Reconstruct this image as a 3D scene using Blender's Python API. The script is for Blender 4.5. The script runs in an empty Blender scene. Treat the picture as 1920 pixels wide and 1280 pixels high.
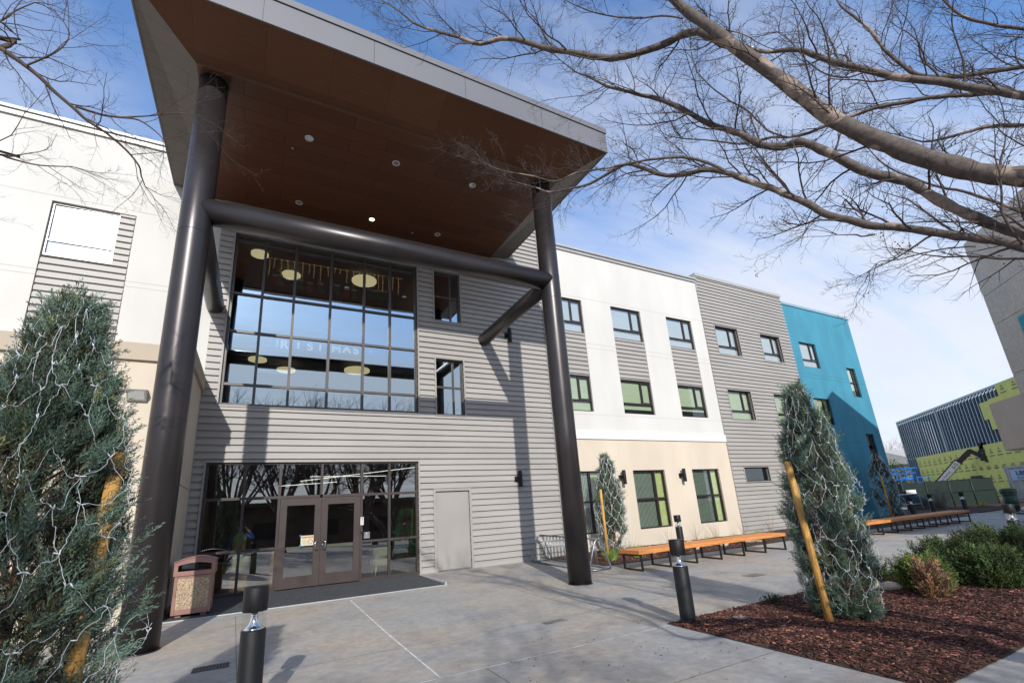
import bpy, bmesh, math, random
import numpy as np
from mathutils import Vector, Matrix

C = bpy.context.scene.collection
scene = bpy.context.scene
# ------------------------------------------------------------------ camera, sky, sun, exposure
cam_d = bpy.data.cameras.new('camera'); cam = bpy.data.objects.new('camera', cam_d); C.objects.link(cam)
RX = (0.88966, -0.452612, -0.060398); RD = (0.071077, 0.267924, -0.960815); RF = (0.451058, 0.850505, 0.270532)
M = Matrix(((RX[0], -RD[0], -RF[0]), (RX[1], -RD[1], -RF[1]), (RX[2], -RD[2], -RF[2])))
M = M.to_quaternion().normalized().to_matrix()
cam.matrix_world = Matrix.Translation((0, 0, 1.6)) @ M.to_4x4()
cam_d.sensor_width = 36; cam_d.lens = 859.9 / 1920 * 36
cam_d.shift_x = 26.5 / 1920; cam_d.shift_y = 79.5 / 1920
cam_d.clip_start = 0.05; cam_d.clip_end = 3000
scene.camera = cam

SUN = Vector((-0.295, -1.0, 0.587)).normalized()
sun_el = math.asin(SUN.z); sun_az = math.atan2(SUN.x, SUN.y)
w = bpy.data.worlds.new('World'); scene.world = w; w.use_nodes = True
nt = w.node_tree; N = nt.nodes; Lk = nt.links; N.clear()
out = N.new('ShaderNodeOutputWorld'); bg = N.new('ShaderNodeBackground'); bg.inputs[1].default_value = 0.15
sky = N.new('ShaderNodeTexSky'); sky.sky_type = 'NISHITA'; sky.sun_disc = False
sky.sun_elevation = sun_el; sky.sun_rotation = sun_az; sky.air_density = 1.0; sky.dust_density = 0.6; sky.ozone_density = 2.0
tc = N.new('ShaderNodeTexCoord'); sep = N.new('ShaderNodeSeparateXYZ'); Lk.new(tc.outputs['Generated'], sep.inputs[0])
def mth(op, a, b=None, cl=False):
    n = N.new('ShaderNodeMath'); n.operation = op; n.use_clamp = cl
    for i, q in enumerate((a, b)):
        if q is None: continue
        if isinstance(q, (int, float)): n.inputs[i].default_value = q
        else: Lk.new(q, n.inputs[i])
    return n.outputs[0]
zc = mth('ADD', mth('MAXIMUM', sep.outputs[2], 0.0), 0.12)
px = mth('DIVIDE', sep.outputs[0], zc); py = mth('DIVIDE', sep.outputs[1], zc)
cmb = N.new('ShaderNodeCombineXYZ'); Lk.new(px, cmb.inputs[0]); Lk.new(py, cmb.inputs[1])
mp = N.new('ShaderNodeMapping'); mp.inputs['Rotation'].default_value = (0, 0, 0.5); mp.inputs['Scale'].default_value = (0.45, 1.25, 1)
Lk.new(cmb.outputs[0], mp.inputs[0])
n1 = N.new('ShaderNodeTexNoise'); n1.inputs['Scale'].default_value = 0.9; n1.inputs['Detail'].default_value = 9; n1.inputs['Roughness'].default_value = 0.58; n1.inputs['Distortion'].default_value = 0.5
Lk.new(mp.outputs[0], n1.inputs['Vector'])
low = mth('SUBTRACT', 1.0, mth('MULTIPLY', sep.outputs[2], 1.25), True)           # more cloud near the horizon
lowp = mth('POWER', low, 1.6)
cov = mth('ADD', mth('MULTIPLY', n1.outputs[0], 1.5), mth('MULTIPLY', lowp, 0.62))
ramp = N.new('ShaderNodeValToRGB'); ramp.color_ramp.elements[0].position = 0.68; ramp.color_ramp.elements[1].position = 1.22
ramp.color_ramp.elements[0].position = 0.60; ramp.color_ramp.elements[1].position = 1.0
Lk.new(mth('MULTIPLY', cov, 0.92), ramp.inputs[0])
n2 = N.new('ShaderNodeTexNoise'); n2.inputs['Scale'].default_value = 1.6; n2.inputs['Detail'].default_value = 5; Lk.new(mp.outputs[0], n2.inputs['Vector'])
cc = N.new('ShaderNodeMixRGB'); cc.inputs[1].default_value = (4.1, 4.4, 5.1, 1); cc.inputs[2].default_value = (5.3, 5.4, 5.7, 1); Lk.new(n2.outputs[0], cc.inputs[0])
tint = N.new('ShaderNodeMixRGB'); tint.blend_type = 'MULTIPLY'; tint.inputs[0].default_value = 1; tint.inputs[2].default_value = (1.02, 1.28, 1.55, 1); Lk.new(sky.outputs[0], tint.inputs[1])
mx = N.new('ShaderNodeMixRGB'); Lk.new(mth('MULTIPLY', ramp.outputs[0], 0.92), mx.inputs[0]); Lk.new(tint.outputs[0], mx.inputs[1]); Lk.new(cc.outputs[0], mx.inputs[2])
Lk.new(mx.outputs[0], bg.inputs[0]); Lk.new(bg.outputs[0], out.inputs[0])

sl = bpy.data.lights.new('sun', 'SUN'); sl.energy = 3.9; sl.angle = math.radians(0.7); sl.color = (1.0, 0.965, 0.905)
so = bpy.data.objects.new('sun', sl); C.objects.link(so); so.rotation_euler = (-SUN).to_track_quat('-Z', 'Y').to_euler()
scene.view_settings.view_transform = 'Standard'; scene.view_settings.look = 'None'
scene.view_settings.gamma = 1; scene.view_settings.exposure = 0.27
try:
    scene.cycles.max_bounces = 7; scene.cycles.transparent_max_bounces = 12; scene.cycles.glossy_bounces = 4
    scene.cycles.caustics_reflective = False; scene.cycles.caustics_refractive = False
except Exception: pass

rnd = random.Random(7); rng = np.random.default_rng(7)
# ------------------------------------------------------------------ materials
MATS = {}
def hexc(h):
    v = [int(h[i:i+2], 16) / 255 for i in (0, 2, 4)]
    return tuple((c / 12.92 if c <= 0.04045 else ((c + 0.055) / 1.055) ** 2.4) for c in v)
def mat(name, col, rough=0.6, metal=0.0, var=0.12, vscale=3.0, bump=0.0, bscale=60, spec=0.5, emit=None, estr=0, attr=None, streak=None, col2=None, coat=0, stretch=(1, 1, 1), detail=6):
    if name in MATS: return MATS[name]
    m = bpy.data.materials.new(name); m.use_nodes = True; MATS[name] = m
    t = m.node_tree; n = t.nodes; l = t.links; b = n['Principled BSDF']
    b.inputs['Roughness'].default_value = rough; b.inputs['Metallic'].default_value = metal; b.inputs['Specular IOR Level'].default_value = spec
    if coat: b.inputs['Coat Weight'].default_value = coat
    c = tuple(col) if not isinstance(col, str) else hexc(col)
    src = None
    tcn = n.new('ShaderNodeTexCoord'); mpn = n.new('ShaderNodeMapping'); mpn.inputs['Scale'].default_value = stretch; l.new(tcn.outputs['Object'], mpn.inputs[0])
    if var or col2 is not None:
        no = n.new('ShaderNodeTexNoise'); no.inputs['Scale'].default_value = vscale; no.inputs['Detail'].default_value = detail; l.new(mpn.outputs[0], no.inputs['Vector'])
        mxn = n.new('ShaderNodeMixRGB')
        c2 = (tuple(col2) if not isinstance(col2, str) else hexc(col2)) if col2 is not None else tuple(min(1, x * (1 + var)) for x in c)
        c1 = c if col2 is not None else tuple(x * (1 - var) for x in c)
        mxn.inputs[1].default_value = (*c1, 1); mxn.inputs[2].default_value = (*c2, 1)
        rp = n.new('ShaderNodeValToRGB'); rp.color_ramp.elements[0].position = 0.35; rp.color_ramp.elements[1].position = 0.65
        l.new(no.outputs[0], rp.inputs[0]); l.new(rp.outputs[0], mxn.inputs[0]); src = mxn.outputs[0]
        mr = n.new('ShaderNodeMapRange'); mr.inputs['To Min'].default_value = max(0.02, rough - 0.08); mr.inputs['To Max'].default_value = min(1, rough + 0.08)
        l.new(no.outputs[0], mr.inputs[0]); l.new(mr.outputs[0], b.inputs['Roughness'])
    if attr:
        at = n.new('ShaderNodeAttribute'); at.attribute_name = attr
        mu = n.new('ShaderNodeMixRGB'); mu.blend_type = 'MULTIPLY'; mu.inputs[0].default_value = 1
        if src: l.new(src, mu.inputs[1])
        else: mu.inputs[1].default_value = (*c, 1)
        l.new(at.outputs['Color'], mu.inputs[2]); src = mu.outputs[0]
    if src: l.new(src, b.inputs['Base Color'])
    else: b.inputs['Base Color'].default_value = (*c, 1)
    if bump:
        nb = n.new('ShaderNodeTexNoise'); nb.inputs['Scale'].default_value = bscale; nb.inputs['Detail'].default_value = 4; l.new(mpn.outputs[0], nb.inputs['Vector'])
        bn = n.new('ShaderNodeBump'); bn.inputs['Strength'].default_value = bump; bn.inputs['Distance'].default_value = 0.01
        l.new(nb.outputs[0], bn.inputs['Height']); l.new(bn.outputs[0], b.inputs['Normal'])
    if emit:
        e = tuple(emit) if not isinstance(emit, str) else hexc(emit)
        b.inputs['Emission Color'].default_value = (*e, 1); b.inputs['Emission Strength'].default_value = estr
    return m
def glass_mat(name, tint, refl=0.35, rough=0.01, rtint=(1, 1, 1)):
    m = bpy.data.materials.new(name); m.use_nodes = True; MATS[name] = m
    t = m.node_tree; n = t.nodes; l = t.links; n.clear()
    o = n.new('ShaderNodeOutputMaterial'); tr = n.new('ShaderNodeBsdfTransparent'); tr.inputs[0].default_value = (*tint, 1)
    gl = n.new('ShaderNodeBsdfGlossy'); gl.inputs['Roughness'].default_value = rough; gl.inputs[0].default_value = (*rtint, 1)
    mxs = n.new('ShaderNodeMixShader'); lw = n.new('ShaderNodeFresnel'); lw.inputs[0].default_value = 1.5
    mr = n.new('ShaderNodeMath'); mr.operation = 'ADD'; mr.use_clamp = True; mr.inputs[1].default_value = refl
    tcn = n.new('ShaderNodeTexCoord'); nz = n.new('ShaderNodeTexNoise'); nz.inputs['Scale'].default_value = 0.8; bp = n.new('ShaderNodeBump'); bp.inputs['Strength'].default_value = 0.02; bp.inputs['Distance'].default_value = 0.05
    l.new(tcn.outputs['Object'], nz.inputs['Vector']); l.new(nz.outputs[0], bp.inputs['Height']); l.new(bp.outputs[0], gl.inputs['Normal'])
    l.new(lw.outputs[0], mr.inputs[0]); l.new(mr.outputs[0], mxs.inputs[0]); l.new(tr.outputs[0], mxs.inputs[1]); l.new(gl.outputs[0], mxs.inputs[2]); l.new(mxs.outputs[0], o.inputs[0])
    return m
def brick_mat(name, c1, c2, mortar, bw, bh, msize, rough, rot=(0, 0, 0), scale=1.0, spec=0.3, grain=0.1):
    m = bpy.data.materials.new(name); m.use_nodes = True; MATS[name] = m
    t = m.node_tree; n = t.nodes; l = t.links; b = n['Principled BSDF']; b.inputs['Roughness'].default_value = rough; b.inputs['Specular IOR Level'].default_value = spec
    tcn = n.new('ShaderNodeTexCoord'); mpn = n.new('ShaderNodeMapping'); mpn.inputs['Rotation'].default_value = rot; l.new(tcn.outputs['Object'], mpn.inputs[0])
    br = n.new('ShaderNodeTexBrick'); br.inputs['Scale'].default_value = scale; br.inputs['Brick Width'].default_value = bw; br.inputs['Row Height'].default_value = bh; br.inputs['Mortar Size'].default_value = msize; br.inputs['Mortar Smooth'].default_value = 0
    br.offset = 0.37; br.inputs['Bias'].default_value = 0
    for i, c in ((1, c1), (2, c2), (3, mortar)): br.inputs[i].default_value = (*c, 1)
    l.new(mpn.outputs[0], br.inputs['Vector'])
    no = n.new('ShaderNodeTexNoise'); no.inputs['Scale'].default_value = 5; no.inputs['Detail'].default_value = 8
    ms = n.new('ShaderNodeMapping'); ms.inputs['Scale'].default_value = (0.6, 9, 9); l.new(tcn.outputs['Object'], ms.inputs[0]); l.new(ms.outputs[0], no.inputs['Vector'])
    mu = n.new('ShaderNodeMixRGB'); mu.blend_type = 'MULTIPLY'; mu.inputs[0].default_value = 1
    mr = n.new('ShaderNodeMapRange'); mr.inputs['To Min'].default_value = 1 - grain * 2.5; mr.inputs['To Max'].default_value = 1 + grain * 2.5; l.new(no.outputs[0], mr.inputs[0])
    l.new(br.outputs[0], mu.inputs[1]); l.new(mr.outputs[0], mu.inputs[2]); l.new(mu.outputs[0], b.inputs['Base Color'])
    return m
m_siding = mat('galvanised_siding', (0.345, 0.325, 0.305), 0.5, 0.0, 0.07, 1.2, spec=0.45, stretch=(0.25, 1, 1.5))
m_trim = mat('siding_trim', (0.30, 0.285, 0.27), 0.5, 0.0, 0.05)
m_white = mat('white_stucco', (0.56, 0.545, 0.515), 0.9, 0, 0.05, 0.5, stretch=(1.6, 1, 0.5), bump=0.25, bscale=120)
m_white2 = mat('smooth_white_trim', (0.64, 0.63, 0.60), 0.8, 0, 0.02)
m_beige = mat('beige_stucco', (0.57, 0.49, 0.39), 0.9, 0, 0.06, 0.6, stretch=(1.6, 1, 0.6), bump=0.25, bscale=120)
m_tan = mat('tan_stucco', (0.43, 0.36, 0.28), 0.9, 0, 0.04, 0.8, bump=0.25, bscale=120)
m_blue = mat('teal_stucco', (0.045, 0.225, 0.32), 0.85, 0, 0.10, 0.7, stretch=(1.6, 1, 0.6), bump=0.25, bscale=120)
m_found = mat('foundation_concrete', (0.17, 0.175, 0.165), 0.9, 0, 0.15, 4)
m_cap = mat('parapet_cap', (0.40, 0.40, 0.39), 0.45, 0.2, 0.04)
m_frame = mat('dark_bronze_frame', (0.035, 0.028, 0.027), 0.4, 0.3, 0.1, spec=0.5)
m_sframe = mat('storefront_frame', (0.042, 0.031, 0.028), 0.5, 0.0, 0.1)
m_mull = mat('curtain_frame', (0.085, 0.075, 0.072), 0.42, 0.35, 0.1)
m_col = mat('bronze_painted_steel', (0.045, 0.039, 0.040), 0.34, 0.55, 0.08, 1.5, spec=0.5)
m_black = mat('black_paint', (0.012, 0.012, 0.013), 0.45, 0.0, 0.15, 6, spec=0.5)
m_blackm = mat('black_powder_coat', (0.010, 0.0095, 0.010), 0.5, 0.0, 0.15, 200, bump=0.15, bscale=900, spec=0.28)
m_glass = glass_mat('reflective_glass', (0.62, 0.70, 0.68), 0.42, rtint=(0.80, 0.93, 1.0))
m_glassb = glass_mat('upper_window_glass', (0.80, 0.86, 0.90), 0.20, rtint=(0.85, 0.92, 1))
m_glass2 = glass_mat('storefront_glass', (0.60, 0.66, 0.64), 0.22)
m_glass3 = glass_mat('window_glass', (0.80, 0.88, 0.82), 0.09, rtint=(0.9, 0.96, 1))
m_gclear = glass_mat('clear_lens', (0.93, 0.95, 0.95), 0.05)
for l__ in list(m_gclear.node_tree.links):
    if l__.to_node.type == 'MIX_SHADER' and l__.to_socket.name == 'Fac': m_gclear.node_tree.links.remove(l__)
[n__ for n__ in m_gclear.node_tree.nodes if n__.type == 'MIX_SHADER'][0].inputs[0].default_value = 0.10
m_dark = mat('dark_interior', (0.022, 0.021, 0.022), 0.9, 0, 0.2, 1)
m_blind = mat('white_roller_blind', (0.74, 0.77, 0.74), 0.9, 0, 0.03)
m_slat = mat('sheer_slats', (0.40, 0.44, 0.40), 0.9, 0, 0.05, 3)
m_curt = mat('yellow_green_curtain', (0.62, 0.62, 0.30), 0.9, 0, 0.1, 8)
m_bgreen = mat('pale_green_blind', (0.56, 0.58, 0.44), 0.9, 0, 0.04, 2, stretch=(1, 1, 6))
m_fascia = mat('fascia_metal', (0.135, 0.135, 0.152), 0.55, 0.05, 0.05, 0.4)
m_soffit = brick_mat('wood_panel_soffit', (0.088, 0.032, 0.014), (0.118, 0.045, 0.020), (0.018, 0.008, 0.005), 2.4, 0.42, 0.007, 0.42)
m_soffit2 = brick_mat('wood_panel_front_soffit', (0.098, 0.038, 0.016), (0.135, 0.056, 0.024), (0.05, 0.02, 0.01), 1.3, 3.0, 0.003, 0.42)
m_sgrey = brick_mat('grey_soffit_boards', (0.125, 0.108, 0.098), (0.14, 0.122, 0.11), (0.07, 0.06, 0.055), 40.0, 0.42, 0.006, 0.6, grain=0.04)
m_steel = mat('galvanised_steel', (0.26, 0.28, 0.30), 0.38, 0.75, 0.12, 10)
m_alu = mat('polished_reflector', (0.85, 0.85, 0.87), 0.12, 1.0, 0)
m_wood = mat('orange_cedar', (0.56, 0.215, 0.06), 0.6, 0, 0.25, 3, stretch=(0.6, 12, 12), bump=0.2, bscale=20)
m_stake = mat('treated_pine', (0.50, 0.27, 0.07), 0.75, 0, 0.35, 6, stretch=(6, 6, 0.8), bump=0.4, bscale=40)
m_wire = mat('white_cord', (0.60, 0.63, 0.65), 0.5, 0, 0)
m_jun = mat('juniper_foliage', (0.165, 0.25, 0.178), 0.75, 0, 0, attr='tone', spec=0.25)
m_rose = mat('rosemary_foliage', (0.082, 0.122, 0.046), 0.75, 0, 0, attr='tone', spec=0.3)
m_deadp = mat('dry_foliage', (0.33, 0.21, 0.13), 0.85, 0, 0, attr='tone', spec=0.2)
m_grass = mat('grass_blades', (0.22, 0.30, 0.07), 0.8, 0, 0, attr='tone', spec=0.2)
m_dryg = mat('dry_twigs', (0.20, 0.14, 0.08), 0.9, 0, 0.2)
m_twig = mat('twig_bark', (0.075, 0.052, 0.040), 0.9, 0, 0.3, 8)
m_jtrunk = mat('juniper_bark', (0.11, 0.062, 0.035), 0.95, 0, 0.4, 12)
m_mulch = mat('bark_mulch', (0.098, 0.044, 0.031), 0.85, 0, 0, attr='tone', spec=0.25)
m_soil = mat('dark_soil', (0.045, 0.022, 0.014), 0.95, 0, 0.4, 25, bump=0.8, bscale=60)
m_rock = mat('pale_boulder', (0.50, 0.42, 0.32), 0.85, 0, 0.25, 5, bump=0.6, bscale=12)
m_soilw = mat('white_board', (0.75, 0.75, 0.73), 0.6, 0, 0.02)
def patch_bark():
    m = bpy.data.materials.new('patchy_bark'); m.use_nodes = True; t = m.node_tree; n = t.nodes; l = t.links; b = n['Principled BSDF']; b.inputs['Roughness'].default_value = 0.75; b.inputs['Specular IOR Level'].default_value = 0.3
    tcn = n.new('ShaderNodeTexCoord'); no = n.new('ShaderNodeTexNoise'); no.inputs['Scale'].default_value = 3.2; no.inputs['Detail'].default_value = 2.5; no.inputs['Distortion'].default_value = 0.6; l.new(tcn.outputs['Object'], no.inputs['Vector'])
    rp = n.new('ShaderNodeValToRGB'); e = rp.color_ramp.elements; e[0].position = 0.0; e[0].color = (0.100, 0.080, 0.069, 1); e[1].position = 0.595; e[1].color = (0.110, 0.088, 0.075, 1)
    q = e.new(0.603); q.color = (0.27, 0.205, 0.165, 1); q = e.new(0.9); q.color = (0.36, 0.28, 0.225, 1)
    l.new(no.outputs[0], rp.inputs[0])
    n2 = n.new('ShaderNodeTexNoise'); n2.inputs['Scale'].default_value = 22; n2.inputs['Detail'].default_value = 6; l.new(tcn.outputs['Object'], n2.inputs['Vector'])
    mr = n.new('ShaderNodeMapRange'); mr.inputs['From Min'].default_value = 0.3; mr.inputs['From Max'].default_value = 0.7; mr.inputs['To Min'].default_value = 0.65; mr.inputs['To Max'].default_value = 1.25; l.new(n2.outputs[0], mr.inputs[0])
    mu = n.new('ShaderNodeMixRGB'); mu.blend_type = 'MULTIPLY'; mu.inputs[0].default_value = 1; l.new(rp.outputs[0], mu.inputs[1]); l.new(mr.outputs[0], mu.inputs[2]); l.new(mu.outputs[0], b.inputs['Base Color'])
    ad = n.new('ShaderNodeMath'); ad.operation = 'MULTIPLY_ADD'; ad.inputs[1].default_value = -0.6; l.new(rp.outputs[0], ad.inputs[0]); l.new(n2.outputs[0], ad.inputs[2])
    bp = n.new('ShaderNodeBump'); bp.inputs['Strength'].default_value = 0.5; bp.inputs['Distance'].default_value = 0.012; l.new(ad.outputs[0], bp.inputs['Height']); l.new(bp.outputs[0], b.inputs['Normal'])
    return m
m_bark = patch_bark()
def concrete(name, base, warm, dark, blot=1.0):
    m = bpy.data.materials.new(name); m.use_nodes = True; t = m.node_tree; n = t.nodes; l = t.links; b = n['Principled BSDF']; b.inputs['Specular IOR Level'].default_value = 0.4
    tcn = n.new('ShaderNodeTexCoord')
    def nz(s, d, st=(1, 1, 1), ro=0.55, dist=0):
        mpn = n.new('ShaderNodeMapping'); mpn.inputs['Scale'].default_value = st; l.new(tcn.outputs['Object'], mpn.inputs[0])
        q = n.new('ShaderNodeTexNoise'); q.inputs['Scale'].default_value = s; q.inputs['Detail'].default_value = d; q.inputs['Roughness'].default_value = ro; q.inputs['Distortion'].default_value = dist; l.new(mpn.outputs[0], q.inputs['Vector']); return q.outputs[0]
    def rg(v, a, bb, p0=0.4, p1=0.62):
        r = n.new('ShaderNodeMapRange'); r.inputs['From Min'].default_value = p0; r.inputs['From Max'].default_value = p1; r.inputs['To Min'].default_value = a; r.inputs['To Max'].default_value = bb; l.new(v, r.inputs[0]); return r.outputs[0]
    mx1 = n.new('ShaderNodeMixRGB'); mx1.inputs[1].default_value = (*base, 1); mx1.inputs[2].default_value = (*warm, 1); l.new(rg(nz(0.45, 6, (1, 1.6, 1)), 0, 0.75), mx1.inputs[0])
    mx2 = n.new('ShaderNodeMixRGB'); mx2.inputs[2].default_value = (*dark, 1); l.new(mx1.outputs[0], mx2.inputs[1]); l.new(rg(nz(0.9, 7, (1, 1, 1), 0.62, 0.4), 0, 0.55 * blot, 0.5, 0.75), mx2.inputs[0])
    cur = mx2.outputs[0]
    for (v, a, bb) in ((nz(9, 5), 0.90, 1.08), (nz(70, 3), 0.93, 1.06), (nz(420, 2), 0.88, 1.10)):
        mu = n.new('ShaderNodeMixRGB'); mu.blend_type = 'MULTIPLY'; mu.inputs[0].default_value = 1; l.new(cur, mu.inputs[1]); l.new(rg(v, a, bb), mu.inputs[2]); cur = mu.outputs[0]
    l.new(cur, b.inputs['Base Color']); l.new(rg(nz(1.3, 5), 0.5, 0.8), b.inputs['Roughness'])
    bp = n.new('ShaderNodeBump'); bp.inputs['Strength'].default_value = 0.25; bp.inputs['Distance'].default_value = 0.004; l.new(nz(180, 3), bp.inputs['Height']); l.new(bp.outputs[0], b.inputs['Normal'])
    return m
m_conc = concrete('plaza_concrete', (0.325, 0.313, 0.298), (0.40, 0.335, 0.265), (0.19, 0.175, 0.165), 1.3)
m_dirt = concrete('site_dirt', (0.30, 0.26, 0.21), (0.36, 0.31, 0.24), (0.18, 0.15, 0.12))
m_joint = mat('joint_sealant', (0.55, 0.55, 0.53), 0.8, 0, 0.2, 8)
m_jointd = mat('saw_cut', (0.10, 0.10, 0.10), 0.9, 0, 0.3, 8)
m_panelc = concrete('precast_panel', (0.48, 0.43, 0.385), (0.50, 0.44, 0.38), (0.38, 0.355, 0.34), 0.6)

# ------------------------------------------------------------------ mesh helpers
class MB:
    def __init__(s): s.v = []; s.f = []; s.m = []; s.sm = []
    def quad(s, a, b, c, d, mi=0):
        k = len(s.v); s.v += [a, b, c, d]; s.f.append((k, k+1, k+2, k+3)); s.m.append(mi); s.sm.append(0); return s
    def box(s, x0, x1, y0, y1, z0, z1, mi=0, bev=0):
        k = len(s.v); x0, x1 = min(x0, x1), max(x0, x1); y0, y1 = min(y0, y1), max(y0, y1); z0, z1 = min(z0, z1), max(z0, z1)
        s.v += [(x0,y0,z0),(x1,y0,z0),(x1,y1,z0),(x0,y1,z0),(x0,y0,z1),(x1,y0,z1),(x1,y1,z1),(x0,y1,z1)]
        for q in ((0,3,2,1),(4,5,6,7),(0,1,5,4),(1,2,6,5),(2,3,7,6),(3,0,4,7)): s.f.append(tuple(k+i for i in q)); s.m.append(mi); s.sm.append(0)
        return s
    def bar(s, a, b, w, h=None, mi=0, up=(0, 0, 1)):
        h = h or w; a = Vector(a); b = Vector(b); d = (b-a).normalized(); u = Vector(up)
        if abs(d.dot(u)) > 0.95: u = Vector((0, 1, 0)) if abs(d.y) < 0.9 else Vector((1, 0, 0))
        r = d.cross(u).normalized(); u = r.cross(d).normalized(); k = len(s.v)
        for p in (a, b):
            for i, j in ((-1,-1),(1,-1),(1,1),(-1,1)): s.v.append(tuple(p + r*(w/2*i) + u*(h/2*j)))
        for q in ((0,1,2,3),(7,6,5,4),(0,4,5,1),(1,5,6,2),(2,6,7,3),(3,7,4,0)): s.f.append(tuple(k+i for i in q)); s.m.append(mi); s.sm.append(0)
        return s
    def tube(s, pts, rad, n=12, caps=True, mi=0, smooth=1):
        pts = [Vector(p) for p in pts]; R = rad if hasattr(rad, '__len__') else [rad]*len(pts); k = len(s.v); u = None
        for i, p in enumerate(pts):
            d = (pts[min(i+1, len(pts)-1)] - pts[max(i-1, 0)]).normalized()
            if u is None: u = d.orthogonal().normalized()
            u = (u - d*u.dot(d)); u = u.normalized() if u.length > 1e-6 else d.orthogonal().normalized(); r = d.cross(u)
            for j in range(n): a = 2*math.pi*j/n; s.v.append(tuple(p + (u*math.cos(a) + r*math.sin(a))*R[i]))
        for i in range(len(pts)-1):
            for j in range(n):
                s.f.append((k+i*n+j, k+i*n+(j+1)%n, k+(i+1)*n+(j+1)%n, k+(i+1)*n+j)); s.m.append(mi); s.sm.append(smooth)
        if caps:
            s.f.append(tuple(k+j for j in reversed(range(n)))); s.f.append(tuple(k+(len(pts)-1)*n+j for j in range(n))); s.m += [mi, mi]; s.sm += [0, 0]
        return s
    def lathe(s, c, prof, n=24, mi=0, cap=True, smooth=1):
        k = len(s.v)
        for (r, z) in prof:
            for j in range(n): a = 2*math.pi*j/n; s.v.append((c[0]+r*math.cos(a), c[1]+r*math.sin(a), c[2]+z))
        for i in range(len(prof)-1):
            for j in range(n): s.f.append((k+i*n+j, k+i*n+(j+1)%n, k+(i+1)*n+(j+1)%n, k+(i+1)*n+j)); s.m.append(mi); s.sm.append(smooth)
        if cap:
            s.f.append(tuple(k+j for j in reversed(range(n)))); s.f.append(tuple(k+(len(prof)-1)*n+j for j in range(n))); s.m += [mi, mi]; s.sm += [0, 0]
        return s
    def prism(s, poly, axis, a, b, mi=0):
        # poly: 2D points; axis: the extrusion axis ('x','y','z')
        def P(p, t): return {'x': (t, p[0], p[1]), 'y': (p[0], t, p[1]), 'z': (p[0], p[1], t)}[axis]
        k = len(s.v); n = len(poly); s.v += [P(p, a) for p in poly] + [P(p, b) for p in poly]
        s.f.append(tuple(k+i for i in reversed(range(n)))); s.f.append(tuple(k+n+i for i in range(n))); s.m += [mi, mi]; s.sm += [0, 0]
        for i in range(n): s.f.append((k+i, k+(i+1)%n, k+n+(i+1)%n, k+n+i)); s.m.append(mi); s.sm.append(0)
        return s
    def poly(s, pts, mi=0):
        k = len(s.v); s.v += [tuple(p) for p in pts]; s.f.append(tuple(range(k, k+len(pts)))); s.m.append(mi); s.sm.append(0); return s
    def build(s, name, mats, parent=None, bevel=0, loc=None, fix=True, seg=2):
        me = bpy.data.meshes.new(name); me.from_pydata(s.v, [], s.f)
        if not isinstance(mats, (list, tuple)): mats = [mats]
        for m in mats: me.materials.append(m)
        me.polygons.foreach_set('material_index', s.m); me.polygons.foreach_set('use_smooth', [bool(q) for q in s.sm])
        if fix or bevel:
            bm = bmesh.new(); bm.from_mesh(me)
            bmesh.ops.recalc_face_normals(bm, faces=bm.faces)
            if bevel:
                ed = [e for e in bm.edges if e.is_manifold and e.calc_face_angle(0) > 0.6]
                bmesh.ops.bevel(bm, geom=ed, offset=bevel, segments=seg, affect='EDGES', profile=0.5)
            bm.to_mesh(me); bm.free()
        me.update()
        o = bpy.data.objects.new(name, me); C.objects.link(o)
        if parent is not None: o.parent = parent
        if loc is not None: o.location = loc
        return o
def tag(o, label=None, cat=None, group=None, kind=None):
    if label: o['label'] = label
    if cat: o['category'] = cat
    if group: o['group'] = group
    if kind: o['kind'] = kind
    return o
def empty(name, loc, label, cat, group=None, rz=0):
    o = bpy.data.objects.new(name, None); C.objects.link(o); o.location = loc; o.rotation_euler = (0, 0, rz); o.empty_display_size = 0.2
    return tag(o, label, cat, group)
def copy_tree(o, parent=None):
    c = o.copy(); C.objects.link(c)
    if parent is not None: c.parent = parent
    for ch in list(o.children): copy_tree(ch, c)
    return c
def soup(name, proto, faces, mats4, tones, mat_, parent=None, smooth=False, pal=None):
    """many small copies of a proto (n,3) placed by 3x4 matrices in one mesh; tones (k,3) -> face colour attribute"""
    P = np.asarray(proto, float); k = len(mats4); n = len(P)
    A = np.asarray(mats4, float); V = np.einsum('kij,nj->kni', A[:, :, :3], P) + A[:, None, :, 3]
    F = np.asarray(faces, int); F = (F[None] + (np.arange(k)*n)[:, None, None]).reshape(-1, F.shape[1])
    me = bpy.data.meshes.new(name); me.vertices.add(k*n); me.vertices.foreach_set('co', V.reshape(-1))
    nf = len(F); c = F.shape[1]; me.loops.add(nf*c); me.loops.foreach_set('vertex_index', F.reshape(-1).astype(np.int32))
    me.polygons.add(nf); me.polygons.foreach_set('loop_start', (np.arange(nf)*c).astype(np.int32)); me.polygons.foreach_set('loop_total', np.full(nf, c, np.int32))
    me.polygons.foreach_set('use_smooth', np.full(nf, smooth))
    me.update(calc_edges=True); me.validate()
    if tones is not None:
        at = me.attributes.new('tone', 'FLOAT_COLOR', 'FACE'); T = np.ones((nf, 4), np.float32); T[:, :3] = np.repeat(np.asarray(tones), len(faces), 0); at.data.foreach_set('color', T.reshape(-1))
    me.materials.append(mat_); o = bpy.data.objects.new(name, me); C.objects.link(o)
    if parent is not None: o.parent = parent
    return o
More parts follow.
